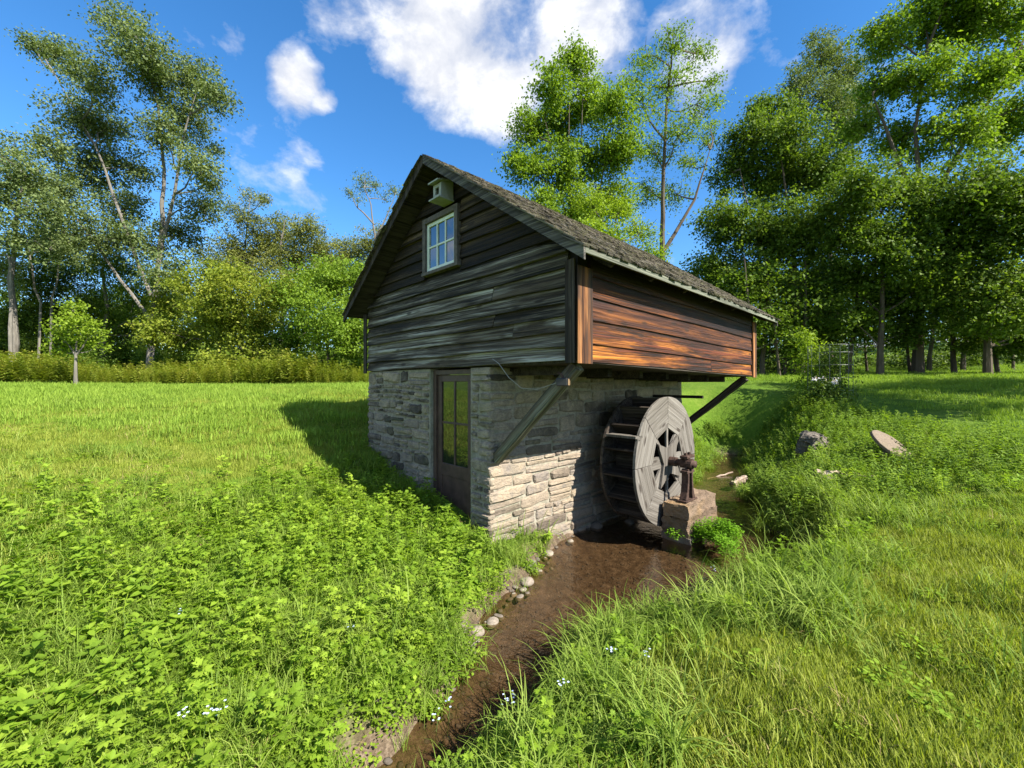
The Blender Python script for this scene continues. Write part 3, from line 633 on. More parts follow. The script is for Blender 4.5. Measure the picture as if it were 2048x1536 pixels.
o = MB().box((-1.02, -.0, .44), (-.82, .5, .475)).build('float_board', 'wheel_wood', wheel); o['label'] = 'loose bleached board sticking out of the rim'
MB().tube([(0, -.44, 0), (0, -.3, 0), (0, OV - WV_ - .05, 0)], .055, 12).build('axle', 'iron', wheel, smooth=True)
MB().tube([(0, -.14, 0), (0, -.03, 0)], .075, 12).build('hub', 'iron', wheel)

# pedestal and bearing
def rough_block(name, a, b, mat, cuts=5, amp=.025, bev=.05, loc=None, rz=0, seed=1, parent=None, rx=0):
    bm = bmesh.new(); bmesh.ops.create_cube(bm, size=1.0); bmesh.ops.subdivide_edges(bm, edges=bm.edges[:], cuts=cuts, use_grid_fill=True)
    r = random.Random(seed); dx = [(b[i] - a[i]) for i in range(3)]; ce = [(b[i] + a[i]) / 2 for i in range(3)]
    from mathutils import noise as mn
    for v in bm.verts:
        p = Vector((ce[0] + v.co.x * dx[0], ce[1] + v.co.y * dx[1], ce[2] + v.co.z * dx[2]))
        nz = Vector((mn.noise(p * 4 + Vector((seed, 0, 0))), mn.noise(p * 4 + Vector((0, seed, 9))), mn.noise(p * 4 + Vector((5, 0, seed)))))
        nz2 = Vector((mn.noise(p * 13 + Vector((seed, 0, 0))), mn.noise(p * 13 + Vector((0, seed, 9))), mn.noise(p * 13 + Vector((5, 0, seed)))))
        nz3 = mn.noise(p * 31 + Vector((0, 3, seed)))
        v.co = p + nz * amp + nz2 * amp * .5 + nz2 * nz3 * amp * .5
        if cuts > 14: v.co -= (p - Vector(ce)) * .28 * (2 * max(0, (v.co - Vector(ce)).length / (Vector(dx).length / 2) - .5))
    me = bpy.data.meshes.new(name); bm.to_mesh(me); bm.free(); me.materials.append(MATS[mat]); o = link(bpy.data.objects.new(name, me))
    if loc is not None: o.location = loc
    o.rotation_euler = (rx, 0, rz)
    if parent: o.parent = parent
    return o
ped = at_mill(empty('bearing_pedestal')); tag(ped, 'squared sandstone pedestal in the water before the wheel', 'stone pedestal')
PB = [(-.52, -.22), (-.21, .02), (.028, .315)]
rough_block('block', (2.58, -.08, -.55), (3.72, .36, -.20), 'wet_stone', 8, .03, seed=2, parent=ped)
rough_block('block', (2.60, -.05, -.198), (3.70, .335, .075), 'stone_block', 12, .040, seed=3, parent=ped)
rough_block('block', (2.595, -.055, .078), (3.705, .34, .29), 'stone_block', 12, .034, seed=4, parent=ped)
bs = at_mill(empty('bearing_stand')); tag(bs, 'rusty iron bearing stand on the stone pedestal carrying the axle', 'bearing')
bu, bv, bz = 2.90, .09, .295
MB().box((bu - .2, bv - .075, bz), (bu + .2, bv + .075, bz + .025)).build('base_plate', 'iron', bs, bevel=.006)
for s in (-1, 1):
    MB().prism([(s * .17, 0), (s * .115, .12), (s * .085, .3), (s * .09, .47), (s * .045, .47), (s * .045, .3), (s * .06, .1), (s * .07, 0)], lambda x, z: (bu + x, bv - .055, bz + .025 + z), lambda x, z: (bu + x, bv + .055, bz + .025 + z)).build('upright', 'iron', bs, bevel=.008)
    MB().tube([(bu + s * .15, bv - .03, bz + .02), (bu + s * .15, bv - .03, bz + .055)], .02, 6).build('bolt', 'iron', bs)
    MB().tube([(bu + s * .065, bv, bz + .46), (bu + s * .065, bv, bz + .74)], .013, 6).build('stud', 'iron', bs)
    MB().tube([(bu + s * .065, bv, bz + .70), (bu + s * .065, bv, bz + .735)], .026, 6).build('nut', 'iron', bs)
MB().tube([(bu, bv - .085, WZ), (bu, bv + .09, WZ)], .08, 14).build('bearing_block', 'iron', bs, smooth=False)
MB().box((bu - .14, bv - .06, WZ + .09), (bu + .14, bv + .06, WZ + .13)).build('cap', 'iron', bs, bevel=.006)
MB().box((bu - .13, bv - .06, WZ - .14), (bu + .13, bv + .06, WZ - .10)).build('seat', 'iron', bs, bevel=.006)

# ------------------------------------------------------------------ rocks, logs, cobbles
def pebble(name, px, py, rpx, mat, label, cat='stone', group=None, flat=.62, seed=0, D=None):
    p = pix_ground(px, py); rr = rpx / FPX * p.y; from mathutils import noise as mn
    bm = bmesh.new(); bmesh.ops.create_icosphere(bm, subdivisions=3 if rpx > 8 else 2, radius=1); r = random.Random(seed * 7 + 3); sx, sy = r.uniform(.85, 1.3), r.uniform(.7, 1.0)
    for v in bm.verts:
        n = 1 + .22 * mn.noise(v.co * 1.1 + Vector((seed * 3.1, 0, 0))) + .05 * mn.noise(v.co * 4 + Vector((seed, 2, 0))); v.co = Vector((v.co.x * sx, v.co.y * sy, v.co.z * flat)) * n * rr
    me = bpy.data.meshes.new(name); bm.to_mesh(me); bm.free(); me.shade_smooth(); me.materials.append(MATS[mat])
    o = link(bpy.data.objects.new(name, me)); zz = max(p.z, WATER_Z - .03); o.location = (p.x, p.y, zz + rr * flat * .35); o.rotation_euler = (r.uniform(-.2, .2), r.uniform(-.2, .2), r.uniform(0, 6)); return tag(o, label, cat, group)
GC = "cobbles along the water's edge"; SMALL = 'small rounded cobble among others on the muddy stream edge'
for i, (px, py, r, m, lb) in enumerate([
    (1192, 1066, 15, 'wet_stone', 'flat grey cobble in the water at the foot of the lit wall'), (1259, 1066, 11, 'wet_stone', 'brown cobble half under water in the shade below the wheel'),
    (1097, 1117, 11, 'cobble', 'pale rounded cobble nearest the corner of the stone wall'), (1053, 1168, 15, 'cobble', 'large pale egg-shaped cobble halfway along the left bank'),
    (955, 1269, 18, 'cobble', 'largest pale cobble in the cluster at the stream bend'), (939, 1297, 14, 'cobble', 'pale cobble lowest in the cluster at the stream bend'),
    (985, 1264, 15, 'cobble', 'long grey cobble on the water side of the bend cluster'), (997, 1250, 10, 'cobble', 'oval cobble at the right end of the bend cluster'),
    (1140, 1094, 8, 'cobble', 'tan pebble standing alone in the shallows before the wall'), (1112, 1098, 6, 'wet_stone', 'small dark wet pebble beside the tan one in the shallows'),
    (925, 1253, 10, 'cobble', 'brownish cobble at the left end of the bend cluster')]):
    pebble('cobble', px, py, r, m, lb, 'stone', GC, seed=i)
ORD = 'first second third fourth fifth sixth seventh eighth ninth tenth eleventh twelfth thirteenth fourteenth'.split()
SMALLS = [(1060, 1140, 10), (1077, 1148, 9), (1046, 1185, 9), (1054, 1200, 8), (1028, 1197, 7), (1039, 1213, 9), (1095, 1141, 5), (1103, 1154, 5), (972, 1256, 8), (938, 1279, 8), (929, 1266, 8), (955, 1285, 6), (1066, 1129, 8), (1075, 1122, 6), (1030, 1178, 6), (1020, 1210, 6), (915, 1262, 6), (1090, 1128, 6), (1000, 1232, 6), (1012, 1222, 5), (948, 1310, 6), (930, 1320, 5)]
def small_label(px, py):
    up = sorted(q[1] for q in SMALLS if q[1] < 1226); lo = sorted(q[0] for q in SMALLS if q[1] >= 1226)
    return f'small cobble on the left bank, {ORD[up.index(py)]} one counted down from the wall' if py < 1226 else f'small cobble in the bend cluster, {ORD[lo.index(px)]} small one from its left'
for i, (px, py, r) in enumerate(SMALLS):
    pebble('cobble', px, py, r, 'cobble' if i % 3 else 'wet_stone', small_label(px, py), 'stone', GC, seed=30 + i)
# gravel and silt lumps under the water
def gravel():
    V = []; F = []; ico = bmesh.new(); bmesh.ops.create_icosphere(ico, subdivisions=1, radius=1); iv = np.array([v.co[:] for v in ico.verts]); jf = np.array([[v.index for v in f.verts] for f in ico.faces]); ico.free()
    n = 0; vs = []; fs = []
    while n < 2600:
        x, y = rng.uniform(-1.4, 6), rng.uniform(1.5, 11); d = stream_sd(np.array([x]), np.array([y]))[0]
        if d > .30 or (d > .14 and rng.uniform() > .6): continue
        s = rng.uniform(.006, .022) * (1.6 if d > -.08 else 1); v = iv * s * np.array([rng.uniform(.8, 1.5), rng.uniform(.8, 1.3), .6]); v = v + np.array([x, y, 0]); vs.append((v, x, y)); fs.append(jf + n * len(iv)); n += 1
    z = ground(np.array([a[1] for a in vs]), np.array([a[2] for a in vs])); V = np.concatenate([a[0] + [0, 0, zz + .002] for a, zz in zip(vs, z)]); me = np_mesh('gravel', V, np.concatenate(fs), 'wet_stone')
    tag(link(bpy.data.objects.new('gravel', me)), 'fine gravel on the stream bed', kind='stuff')
gravel()
p = pix_ground(1632, 912); st = empty('boulder', p); tag(st, 'craggy grey boulder on the weedy far bank', 'boulder')
o = rough_block('rock', (-.42, -.3, -.25), (.1, .25, .55), 'boulder', 16, .13, seed=11, parent=st); o.rotation_euler = (0, .25, .3)
o = rough_block('rock', (-.1, -.35, -.3), (.5, .2, .22), 'boulder', 16, .12, seed=12, parent=st)
p = pix_ground(1780, 925); ms = empty('millstone', p); tag(ms, 'round brown millstone slab tilted in the weeds on the right', 'millstone')
mb = MB(); n = 22; ring = [(math.cos(2 * math.pi * k / n) * .38 * random.uniform(.96, 1.03), math.sin(2 * math.pi * k / n) * .38 * random.uniform(.96, 1.03)) for k in range(n)]
o = mb.prism(ring, lambda x, y: (x, y, -.03), lambda x, y: (x, y, .03)).build('slab', 'slab_stone', ms, bevel=.012); o.location = (.02, 0, .32); o.rotation_euler = (R(34), R(27), R(-6))
MB().tube([(.0, 0, -.15), (.02, 0, .27)], [.16, .13], 8).build('prop_stone', 'boulder', ms)
def log(name, px, py, L, r, rz, mat, label, tilt=0.0, seed=0):
    p = pix_ground(px, py); rr = random.Random(seed); pts = [((t - .5) * L, rr.uniform(-.02, .02), rr.uniform(-.02, .02)) for t in np.linspace(0, 1, 7)]
    o = MB().tube(pts, [r * rr.uniform(.75, 1.1) for _ in pts], 8).build(name, mat, smooth=False); o.location = (p.x, p.y, max(p.z, WATER_Z) + r * .6); o.rotation_euler = (0, tilt, rz); return tag(o, label, 'log')
log('log', 1478, 980, .55, .085, .5, 'driftwood', 'short pale weathered log end beside the upstream water', -.25, 1)
log('log', 1690, 962, 1.0, .10, -.1, 'driftwood', 'long reddish weathered log half hidden in the weeds', .05, 2)
log('stick', 1440, 966, .9, .022, .35, 'driftwood', 'thin bare stick lying across the upstream water', -.12, 3)

# ------------------------------------------------------------------ trees
def leaf_arrays(cen, up, L, w, droop=.25):
    n = len(cen); a = rng.normal(size=(n, 3)); nrm = rng.normal(size=(n, 3)) * .5 + up; nrm /= np.linalg.norm(nrm, axis=1)[:, None]
    a -= (a * nrm).sum(1)[:, None] * nrm; a /= np.linalg.norm(a, axis=1)[:, None]; a[:, 2] -= droop; b = np.cross(nrm, a); L = L * rng.uniform(.65, 1.3, n)[:, None]; ww = L * w
    V = np.stack([cen, cen + a * L * .45 + b * ww + nrm * L * .08, cen + a * L, cen + a * L * .45 - b * ww + nrm * L * .08], 1).reshape(-1, 3)
    return V, np.arange(4 * n).reshape(-1, 4)
def tree(name, label, D, base, path, clumps, mat, bark='bark_brown', r0=.2, leaf=.15, dens=1.0, cat='tree', group=None, stems=(), up=(0, -.15, .55), sub=.42, spread=.5, lw=.3):
    """path and clumps in photo pixels at camera distance D; every clump gets its own depth"""
    bx = (base - 1024) / FPX * D; root = empty(name, (bx, D, gz(bx, D))); tag(root, label, cat, group); o3 = np.array(root.location)
    tb = MB(); sc = D / FPX; cl = []
    for c in clumps:
        px, py, r = c[:3]; dz = c[3] if len(c) > 3 else rng.uniform(-spread, spread) * 4; DD = D + dz; cl.append((P(px, py, DD) - o3, r * sc))
    paths = []
    for q in [path] + list(stems):
        pts = [np.array([0, 0, -.2])] if q[0] is None or q is path else []
        pts += [P(a[0], a[1], D + (a[2] if len(a) > 2 else 0)) - o3 for a in q if a is not None]
        # smooth and jitter
        out = [];
        for i in range(len(pts) - 1):
            for t in (0, .33, .66): out.append(pts[i] * (1 - t) + pts[i + 1] * t + (rng.normal(size=3) * .02 * D / 25 if (i or t) else 0))
        out.append(pts[-1]); paths.append(np.array(out)); k = r0 if q is path else r0 * .62
        tb.tube(out, list(np.linspace(k, k * .16, len(out)) + (k * .35 * np.exp(-np.arange(len(out)) * 1.2) if q is path else 0)), 7)
    allp = np.concatenate(paths); ends = []
    for c, r in cl:
        low = allp[allp[:, 2] < c[2] - .25 * r]; low = low if len(low) else allp[:1]
        j = np.argmin(np.linalg.norm((low - c) * [1, 1, .75], axis=1)); a = low[j]; ln = np.linalg.norm(c - a)
        mid = (a + c) / 2 + rng.normal(size=3) * .06 * ln + np.array([0, 0, -.04 * ln]); rr = min(r0 * .35, .02 + .016 * ln)
        tb.tube([a, a * .45 + mid * .55 + rng.normal(size=3) * .03, mid, (mid + c) / 2 + rng.normal(size=3) * .05, c], [rr, rr * .85, rr * .65, rr * .45, rr * .22], 5)
        for _ in range(int(5 + r * 2)):
            e = c + np.clip(rng.normal(size=3), -1.4, 1.4) * r * .5; tb.tube([mid * .3 + c * .7, (c + e) / 2 + rng.normal(size=3) * .08 * r, e], [rr * .4, rr * .25, .006], 4)
    tb.build('trunk', bark, root)
    cen = []
    for c, r in cl:
        nsub = max(6, int(34 * r * r * dens * 2.6)); d = rng.normal(size=(nsub, 3)); d /= np.linalg.norm(d, axis=1)[:, None]; rad = r * rng.uniform(.0, 1, nsub) ** .45
        ntw = int(10 + 8 * r); tw = rng.normal(size=(ntw, 3)); tw /= np.linalg.norm(tw, axis=1)[:, None]; tw = tw * (r * rng.uniform(.7, 1.08, ntw))[:, None] * np.array([1, 1, .9])
        pick = rng.integers(0, ntw, nsub); along = rng.uniform(.3, 1.0, nsub)[:, None]; per = 24
        sc_ = np.where((rng.uniform(size=nsub) < .72)[:, None], c + tw[pick] * along + rng.normal(size=(nsub, 3)) * .11 * r, c + d * rad[:, None] * np.array([1, 1, .9]))
        s = sub * rng.uniform(.5, 1.25, nsub); q = np.repeat(sc_, per, 0) + rng.normal(size=(nsub * per, 3)) * np.repeat(s, per)[:, None] * np.array([.62, .62, .34]); cen.append(q)
    cen = np.concatenate(cen); V, F = leaf_arrays(cen, np.array(up), leaf * .78, lw); me = np_mesh('crown', V, F, mat); o = link(bpy.data.objects.new('crown', me)); o.parent = root
    return root, len(F)
NLEAF = 0
def T(*a, **k):
    global NLEAF
    r, n = tree(*a, **k); NLEAF += n; return r
GL, GR = 'trees along the left lawn edge', 'trees behind and right of the mill'
T('tall_tree', 'tallest wind-bent tree on the left with pale forked trunk', 26, 298, [(310, 600), (325, 440), (328, 340), (315, 210), (285, 90)],
  [(235,45,45),(285,105,65),(330,165,65),(400,165,55),(440,195,38),(375,240,60),(325,265,50),(115,110,48),(65,90,26),(180,160,58),(150,235,55),(215,260,55),(100,300,45),(262,335,52),(175,345,70),(105,390,60),(250,420,55),(395,335,42),(425,365,28),(405,415,48),(365,470,45),(300,490,60),(200,470,65),(345,550,50),(430,300,20),(120,470,60)],
  'leaf_poplar', 'bark_grey', .19, .19, .62, group=GL, stems=[[(318, 520), (348, 390), (372, 250), (392, 190)], [(305, 600), (240, 430), (190, 290), (110, 150)], [(302, 640), (240, 560), (150, 430), (110, 380)]], sub=.5)
T('edge_tree', 'loose tree at the left picture edge with reddish lower trunk', 23, 12, [(30, 690), (22, 560), (35, 420), (50, 350)], [(5,310,55),(50,345,50),(15,400,55),(90,420,50),(35,470,55),(110,500,50),(0,540,55),(-60,380,70),(-70,500,70)], 'leaf_poplar', 'bark_grey', .22, .17, .5, group=GL)
T('woodland_tree', 'dark green woodland tree behind the young tree on the left', 31, 95, [(80, 640), (60, 540), (70, 470)], [(60,560,60),(140,550,60),(95,490,55),(40,640,65),(110,640,65),(175,620,60),(20,700,45),(90,705,45),(150,712,40),(50,728,32),(-30,650,60)], 'leaf_dark', 'bark_grey', .2, .17, .8, group=GL)
T('woodland_tree', 'woodland tree with pale trunk between the tallest and young tree', 30, 200, [(215, 620), (205, 540), (230, 460)], [(230,540,60),(290,590,60),(215,620,60),(260,670,60),(330,640,50),(190,690,50),(300,710,40),(360,600,45),(240,722,36),(180,728,32),(330,735,30)], 'leaf_mid', 'bark_grey', .17, .16, .8, group=GL)
T('pale_tree', 'rounded olive green tree rising left of the gable', 33, 560, [(565, 620), (560, 500), (570, 440)], [(560,465,48),(610,460,40),(520,510,60),(600,530,65),(640,500,40),(560,570,60),(480,550,55),(655,555,50)], 'leaf_olive', 'bark_grey', .18, .17, .75, group=GL)
T('pale_tree', 'slim feathery treetop between the tallest tree and the olive one', 34, 480, [(485, 600), (492, 480), (500, 400)], [(500,395,24),(525,400,16),(480,430,30),(510,450,34),(460,490,40),(490,520,45),(425,520,40)], 'leaf_olive', 'bark_grey', .13, .16, .55, group=GL)
T('maple', 'yellowish broad maple bush on the left lawn edge', 24, 440, [(440, 680), (430, 600)], [(400,590,55),(335,610,42),(470,585,60),(445,650,65),(375,680,48),(530,640,65),(310,660,40),(500,700,45),(430,545,40),(560,590,45),(360,728,30),(430,725,34),(500,735,30),(560,725,34)], 'leaf_yellow', 'bark_brown', .10, .18, .95, group=GL)
T('broad_bush', 'full green leafy bush against the left eave of the mill', 23, 660, [(655, 690), (650, 600)], [(615,600,65),(685,565,55),(675,640,70),(725,610,55),(600,680,55),(545,705,40),(700,690,50),(740,670,50),(640,545,40),(745,560,45),(600,735,32),(660,732,34),(715,735,30)], 'leaf_bright', 'bark_brown', .10, .17, 1.0, group=GL)
T('back_tree', 'grey green treetops just left of the roof edge', 37, 700, [(705, 600), (700, 520)], [(695,500,38),(735,490,32),(665,520,36),(720,540,50),(780,480,40),(660,560,40)], 'leaf_olive', 'bark_grey', .15, .17, .7, group=GL)
T('bare_tree', 'thin nearly bare tree rising against the sky behind the left eave', 30, 748, [(746, 560), (750, 470), (742, 410), (728, 375)], [(728,365,24),(750,375,14),(700,385,14),(790,385,18),(770,400,10),(715,400,10),(785,430,12)], 'leaf_poplar', 'bark_grey', .11, .15, .5, group=GL, stems=[[(750, 480), (775, 430), (790, 390)], [(748, 450), (715, 415), (700, 390)]], sub=.4)
T('young_tree', 'small young yellow-green tree standing alone on the left lawn', 17.5, 152, [(152, 705), (150, 660)], [(150,650,34),(118,668,24),(190,665,26),(155,690,30),(148,615,22),(120,700,18),(195,695,16)], 'leaf_yellowgreen', 'bark_grey', .07, .13, .9, group=GL, stems=[[(152, 715), (125, 670)], [(152, 712), (185, 665)]], spread=.12, sub=.3)
# right of the mill
T('clump_tree', 'dense many-stemmed green tree rising behind the roof', 21, 1150, [(1150, 560), (1160, 400), (1165, 200)], [(1105,170,42),(1150,130,42),(1060,255,45),(1115,250,62),(1180,210,58),(1230,205,42),(1045,330,40),(1120,345,66),(1200,320,62),(1080,420,50),(1165,420,55),(1240,290,48),(1150,500,60),(1230,400,50)], 'leaf_bright', 'bark_brown', .11, .18, 1.15, group=GR, stems=[[(1150, 520), (1120, 380), (1090, 240)], [(1155, 520), (1200, 380), (1225, 240)], [(1150, 500), (1135, 350), (1140, 160)]])
T('airy_tree', 'tall airy tree with straight dark trunk against the cloud', 23, 1325, [(1325, 500), (1325, 400), (1332, 220), (1345, 90)], [(1345,85,36),(1290,115,34),(1395,110,38),(1340,165,46),(1405,205,40),(1285,205,44),(1360,260,46),(1415,285,26),(1310,305,46),(1380,330,32),(1265,160,30),(1425,165,22),(1300,380,40),(1350,390,36),(1420,250,18)], 'leaf_bright', 'bark_brown', .19, .15, .52, group=GR, stems=[[(1330, 500), (1390, 400), (1420, 300)]])
T('roadside_maple', 'light green lower tree just above the middle of the roof', 19, 1230, [(1235, 600), (1235, 480)], [(1235,425,50),(1180,405,40),(1282,465,40),(1215,485,48),(1300,500,30),(1270,540,45),(1190,470,40)], 'leaf_yellowgreen', 'bark_brown', .12, .14, .85, group=GR)
T('broad_tree', 'broad dark round-crowned tree right of the mill roof', 23, 1590, [(1595, 600), (1580, 450), (1560, 300)], [(1535,235,56),(1500,275,55),(1590,275,66),(1470,345,56),(1555,365,80),(1640,340,70),(1445,440,58),(1535,470,84),(1630,460,80),(1430,540,60),(1515,580,74),(1620,575,76),(1420,620,45),(1560,650,52),(1640,655,48),(1480,650,48),(1440,680,40),(1500,690,36),(1600,700,32)], 'leaf_mid', 'bark_brown', .18, .20, 1.05, group=GR, stems=[[(1595, 600), (1640, 450), (1640, 330)], [(1590, 620), (1510, 480), (1480, 340)]])
T('far_tree', 'hazy far treetop above the broad dark tree', 32, 1660, [(1660, 500), (1655, 200)], [(1640,110,48),(1605,160,38),(1690,140,50),(1720,200,46),(1650,210,55),(1590,205,35),(1700,270,55)], 'leaf_poplar', 'bark_brown', .2, .19, .7, group=GR)
T('giant_tree', 'giant spreading tree reaching the upper right corner', 22, 1835, [(1838, 560), (1842, 420), (1832, 260), (1850, 120)], [(1770,75,55),(1850,45,66),(1935,55,66),(2020,30,62),(1755,175,48),(1850,150,66),(1950,165,66),(2045,120,62),(1800,280,56),(1905,275,66),(2010,260,66),(1725,250,40),(1900,-20,70),(2090,200,70),(1990,-30,70)], 'leaf_bright', 'bark_brown', .22, .20, .85, group=GR, stems=[[(1840, 450), (1920, 300), (2010, 150), (2060, 60)], [(1838, 420), (1780, 280), (1745, 190)]])
T('fringe_tree', 'leaning leafy tree filling the right middle of the wood', 20.5, 1760, [(1765, 560), (1775, 440)], [(1720,370,66),(1800,400,76),(1700,470,66),(1770,500,84),(1850,470,76),(1700,570,60),(1780,600,64),(1860,560,70),(1730,650,45),(1820,660,45),(1680,630,40)], 'leaf_mid', 'bark_brown', .13, .19, 1.0, group=GR)
T('fringe_tree', 'full green tree at the right picture edge', 20, 1975, [(1975, 560), (1980, 440)], [(1910,390,74),(1995,380,76),(1935,500,80),(2035,470,80),(1900,600,60),(1985,610,74),(2060,570,80),(2080,400,80),(1950,670,50),(2040,680,50),(2110,660,70)], 'leaf_mid', 'bark_brown', .15, .19, 1.0, group=GR)
# trees outside the right of the frame: their shade lies across the far lawn
def offtree(x, y, h, label):
    D = y; px = 1024 + x / y * FPX; k = FPX / D; zb = gz(x, y); py = lambda z: VH - (z - CAMZ) * k
    T('shade_tree', label, D, px, [(px, py(zb + h * .45)), (px + .3 * k, py(zb + h * .8))], [(px + dx * k, py(zb + h * f), r * k, dy) for dx, f, r, dy in ((0,.85,1.7,0),(1.6,.7,1.8,.5),(-1.5,.68,1.8,-.6),(.3,.55,2.0,1.6),(0,.62,1.9,-1.6),(-1.8,.5,1.6,.8),(1.9,.48,1.6,-.7))], 'leaf_mid', 'bark_brown', .2, .2, .6)
offtree(20.5, 9.3, 11, 'shade tree beyond the right edge of the lawn'); None
# bare trunks of the thicket under the right canopy
for i, (px, D, lean) in enumerate([(1511,20.5,-9),(1524,22,8),(1560,21,-12),(1569,23,9),(1606,21.5,5),(1622,25,-7),(1696,22,14),(1735,26,-8),(1762,23,3),(1822,22.5,-14),(1858,26,9),(1909,22,-4),(1925,25,12),(1996,22,-12),(2026,24,9)]):
    x = (px - 1024) / FPX * D; z0 = gz(x, D); k = D / FPX
    root = empty('thicket_trunk', (x, D, z0)); words = 'first second third fourth fifth sixth seventh eighth ninth tenth eleventh twelfth thirteenth fourteenth fifteenth'.split()
    tag(root, f'bare dark trunk under the right canopy, {words[i]} counted from the mill', 'tree', 'trunks of the right hand thicket')
    pts = [(0, 0, -.2), (lean * k * .3, .05, 1.0), (lean * k * .8, .0, 2.2), (lean * k * 1.6, .1, 4.2), (lean * k * 2, .2, 6)]
    kk = rng.uniform(.35, .95); tb = MB().tube(pts, [.17 * kk, .13 * kk, .12 * kk, .10 * kk, .05 * kk], 7)
    for _ in range(4):
        h = rng.uniform(1.2, 3.5); e = np.array([rng.uniform(-1.2, 1.2), rng.uniform(-.6, .6), h + rng.uniform(.2, .9)]); tb.tube([(lean * k * .5, 0, h), tuple((np.array([lean * k * .5, 0, h]) + e) / 2 + rng.normal(size=3) * .08), tuple(e)], [.045, .03, .012], 5)
    tb.build('trunk', 'bark_brown', root)
    q = np.array([[rng.normal(0, 1.1), rng.normal(0, .8), rng.uniform(1.5, 5.6)] for _ in range(60)]); cen = np.repeat(q, 26, 0) + rng.normal(size=(1560, 3)) * [.3, .3, .14]
    V, F = leaf_arrays(cen, np.array([0, 0, .8]), .15, .3); o = link(bpy.data.objects.new('crown', np_mesh('crown', V, F, 'leaf_mid'))); o.parent = root
# pale leaning trunks in the left wood
for i, (a, b, D, r, lb) in enumerate([((20, 715), (22, 480), 22.5, .16, 'rusty brown trunk at the far left picture edge'), ((75, 610), (55, 470), 25, .11, 'straight pale trunk left of the young tree'), ((100, 620), (125, 510), 25.5, .10, 'leaning pale trunk above the young tree')]):
    r *= .6; p0, p1 = P(*a, D), P(*b, D); z0 = gz(p0[0], D); root = empty('bare_trunk', (p0[0], D, z0)); tag(root, lb, 'tree trunk')
    pts = [np.array([0, 0, -.15])] if i != 3 else []; pts += [(p0 - [p0[0], D, z0]) * (1 - t) + (p1 - [p0[0], D, z0]) * t + rng.normal(size=3) * .06 for t in np.linspace(0, 1, 5)]
    if i == 3: pts = [np.array([.5, 0, -.2])] + pts
    MB().tube(pts, list(np.linspace(r, r * .6, len(pts))), 7).build('trunk', 'bark_grey', root)

# far wood closing the gaps
def wood(name, label, spans, mat, dens=1.0, leaf=.34):
    cen = []
    for (px0, px1, D, top, bot) in spans:
        x0, x1 = (px0 - 1024) / FPX * D, (px1 - 1024) / FPX * D; n = int(abs(x1 - x0) * 26 * dens)
        for _ in range(n):
            x = rng.uniform(x0, x1); y = D + rng.uniform(-1.5, 4); zg = gz(x, y); h = (VH - top) / FPX * D + CAMZ - zg; hh = h * (.72 + .28 * math.sin(x * .9 + D) * math.sin(x * .37 + 1.3))
            z = zg + rng.uniform(bot, 1) * hh; cen.append(np.array([x, y, z]) + rng.normal(size=(26, 3)) * [.55, .5, .3])
    V, F = leaf_arrays(np.concatenate(cen), np.array([0, -.2, .6]), leaf, .32); tag(link(bpy.data.objects.new(name, np_mesh(name, V, F, mat))), label, 'wood', kind='stuff'); return len(F)
NLEAF += wood('far_wood', 'far woodland behind the left lawn', [(-200, 460, 40, 560, 0), (380, 860, 42, 560, 0), (-200, 860, 33, 690, 0)], 'leaf_mid', 1.3)
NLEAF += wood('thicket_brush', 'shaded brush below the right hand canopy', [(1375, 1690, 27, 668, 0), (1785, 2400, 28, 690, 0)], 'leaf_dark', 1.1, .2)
NLEAF += wood('far_wood', 'far woodland behind the right lawn', [(1320, 1720, 36, 470, .05), (1640, 2350, 40, 420, .1)], 'leaf_dark')
print('LEAVES', NLEAF)

# ------------------------------------------------------------------ ground cover
SRC = {}
def src_obj(name, V, F, mat):
    me = np_mesh(name, np.array(V), np.array(F), mat); return bpy.data.objects.new(name, me)
def blades(n, rad, h, w, bend, seg=3, hv=.35):
    V = []; F = []
    for _ in range(n):
        r = rad * math.sqrt(rng.uniform()); t = rng.uniform(0, 6.283); b = np.array([r * math.cos(t), r * math.sin(t), -.015]); az = rng.uniform(0, 6.283); d = np.array([math.cos(az), math.sin(az), 0]); s = np.array([-d[1], d[0], 0])
        hh = h * rng.uniform(1 - hv, 1 + hv); bn = bend * rng.uniform(.3, 1.5); ww = w * rng.uniform(.7, 1.2); o = len(V); ang = rng.uniform(.05, .3); p = b.copy(); st = hh / seg
        for i in range(seg + 1):
            f = i / seg; wi = ww * (1 - f ** 2.2) * (.7 + .6 * f if f < .5 else 1.0) + .0006; V += [p - s * wi / 2, p + s * wi / 2]
            p = p + st * (d * math.sin(ang) + np.array([0, 0, math.cos(ang)])); ang = min(ang + bn / seg * (1 + f), 2.6)
        F += [(o + 2 * i, o + 2 * i + 1, o + 2 * i + 3, o + 2 * i + 2) for i in range(seg)]
    return V, F
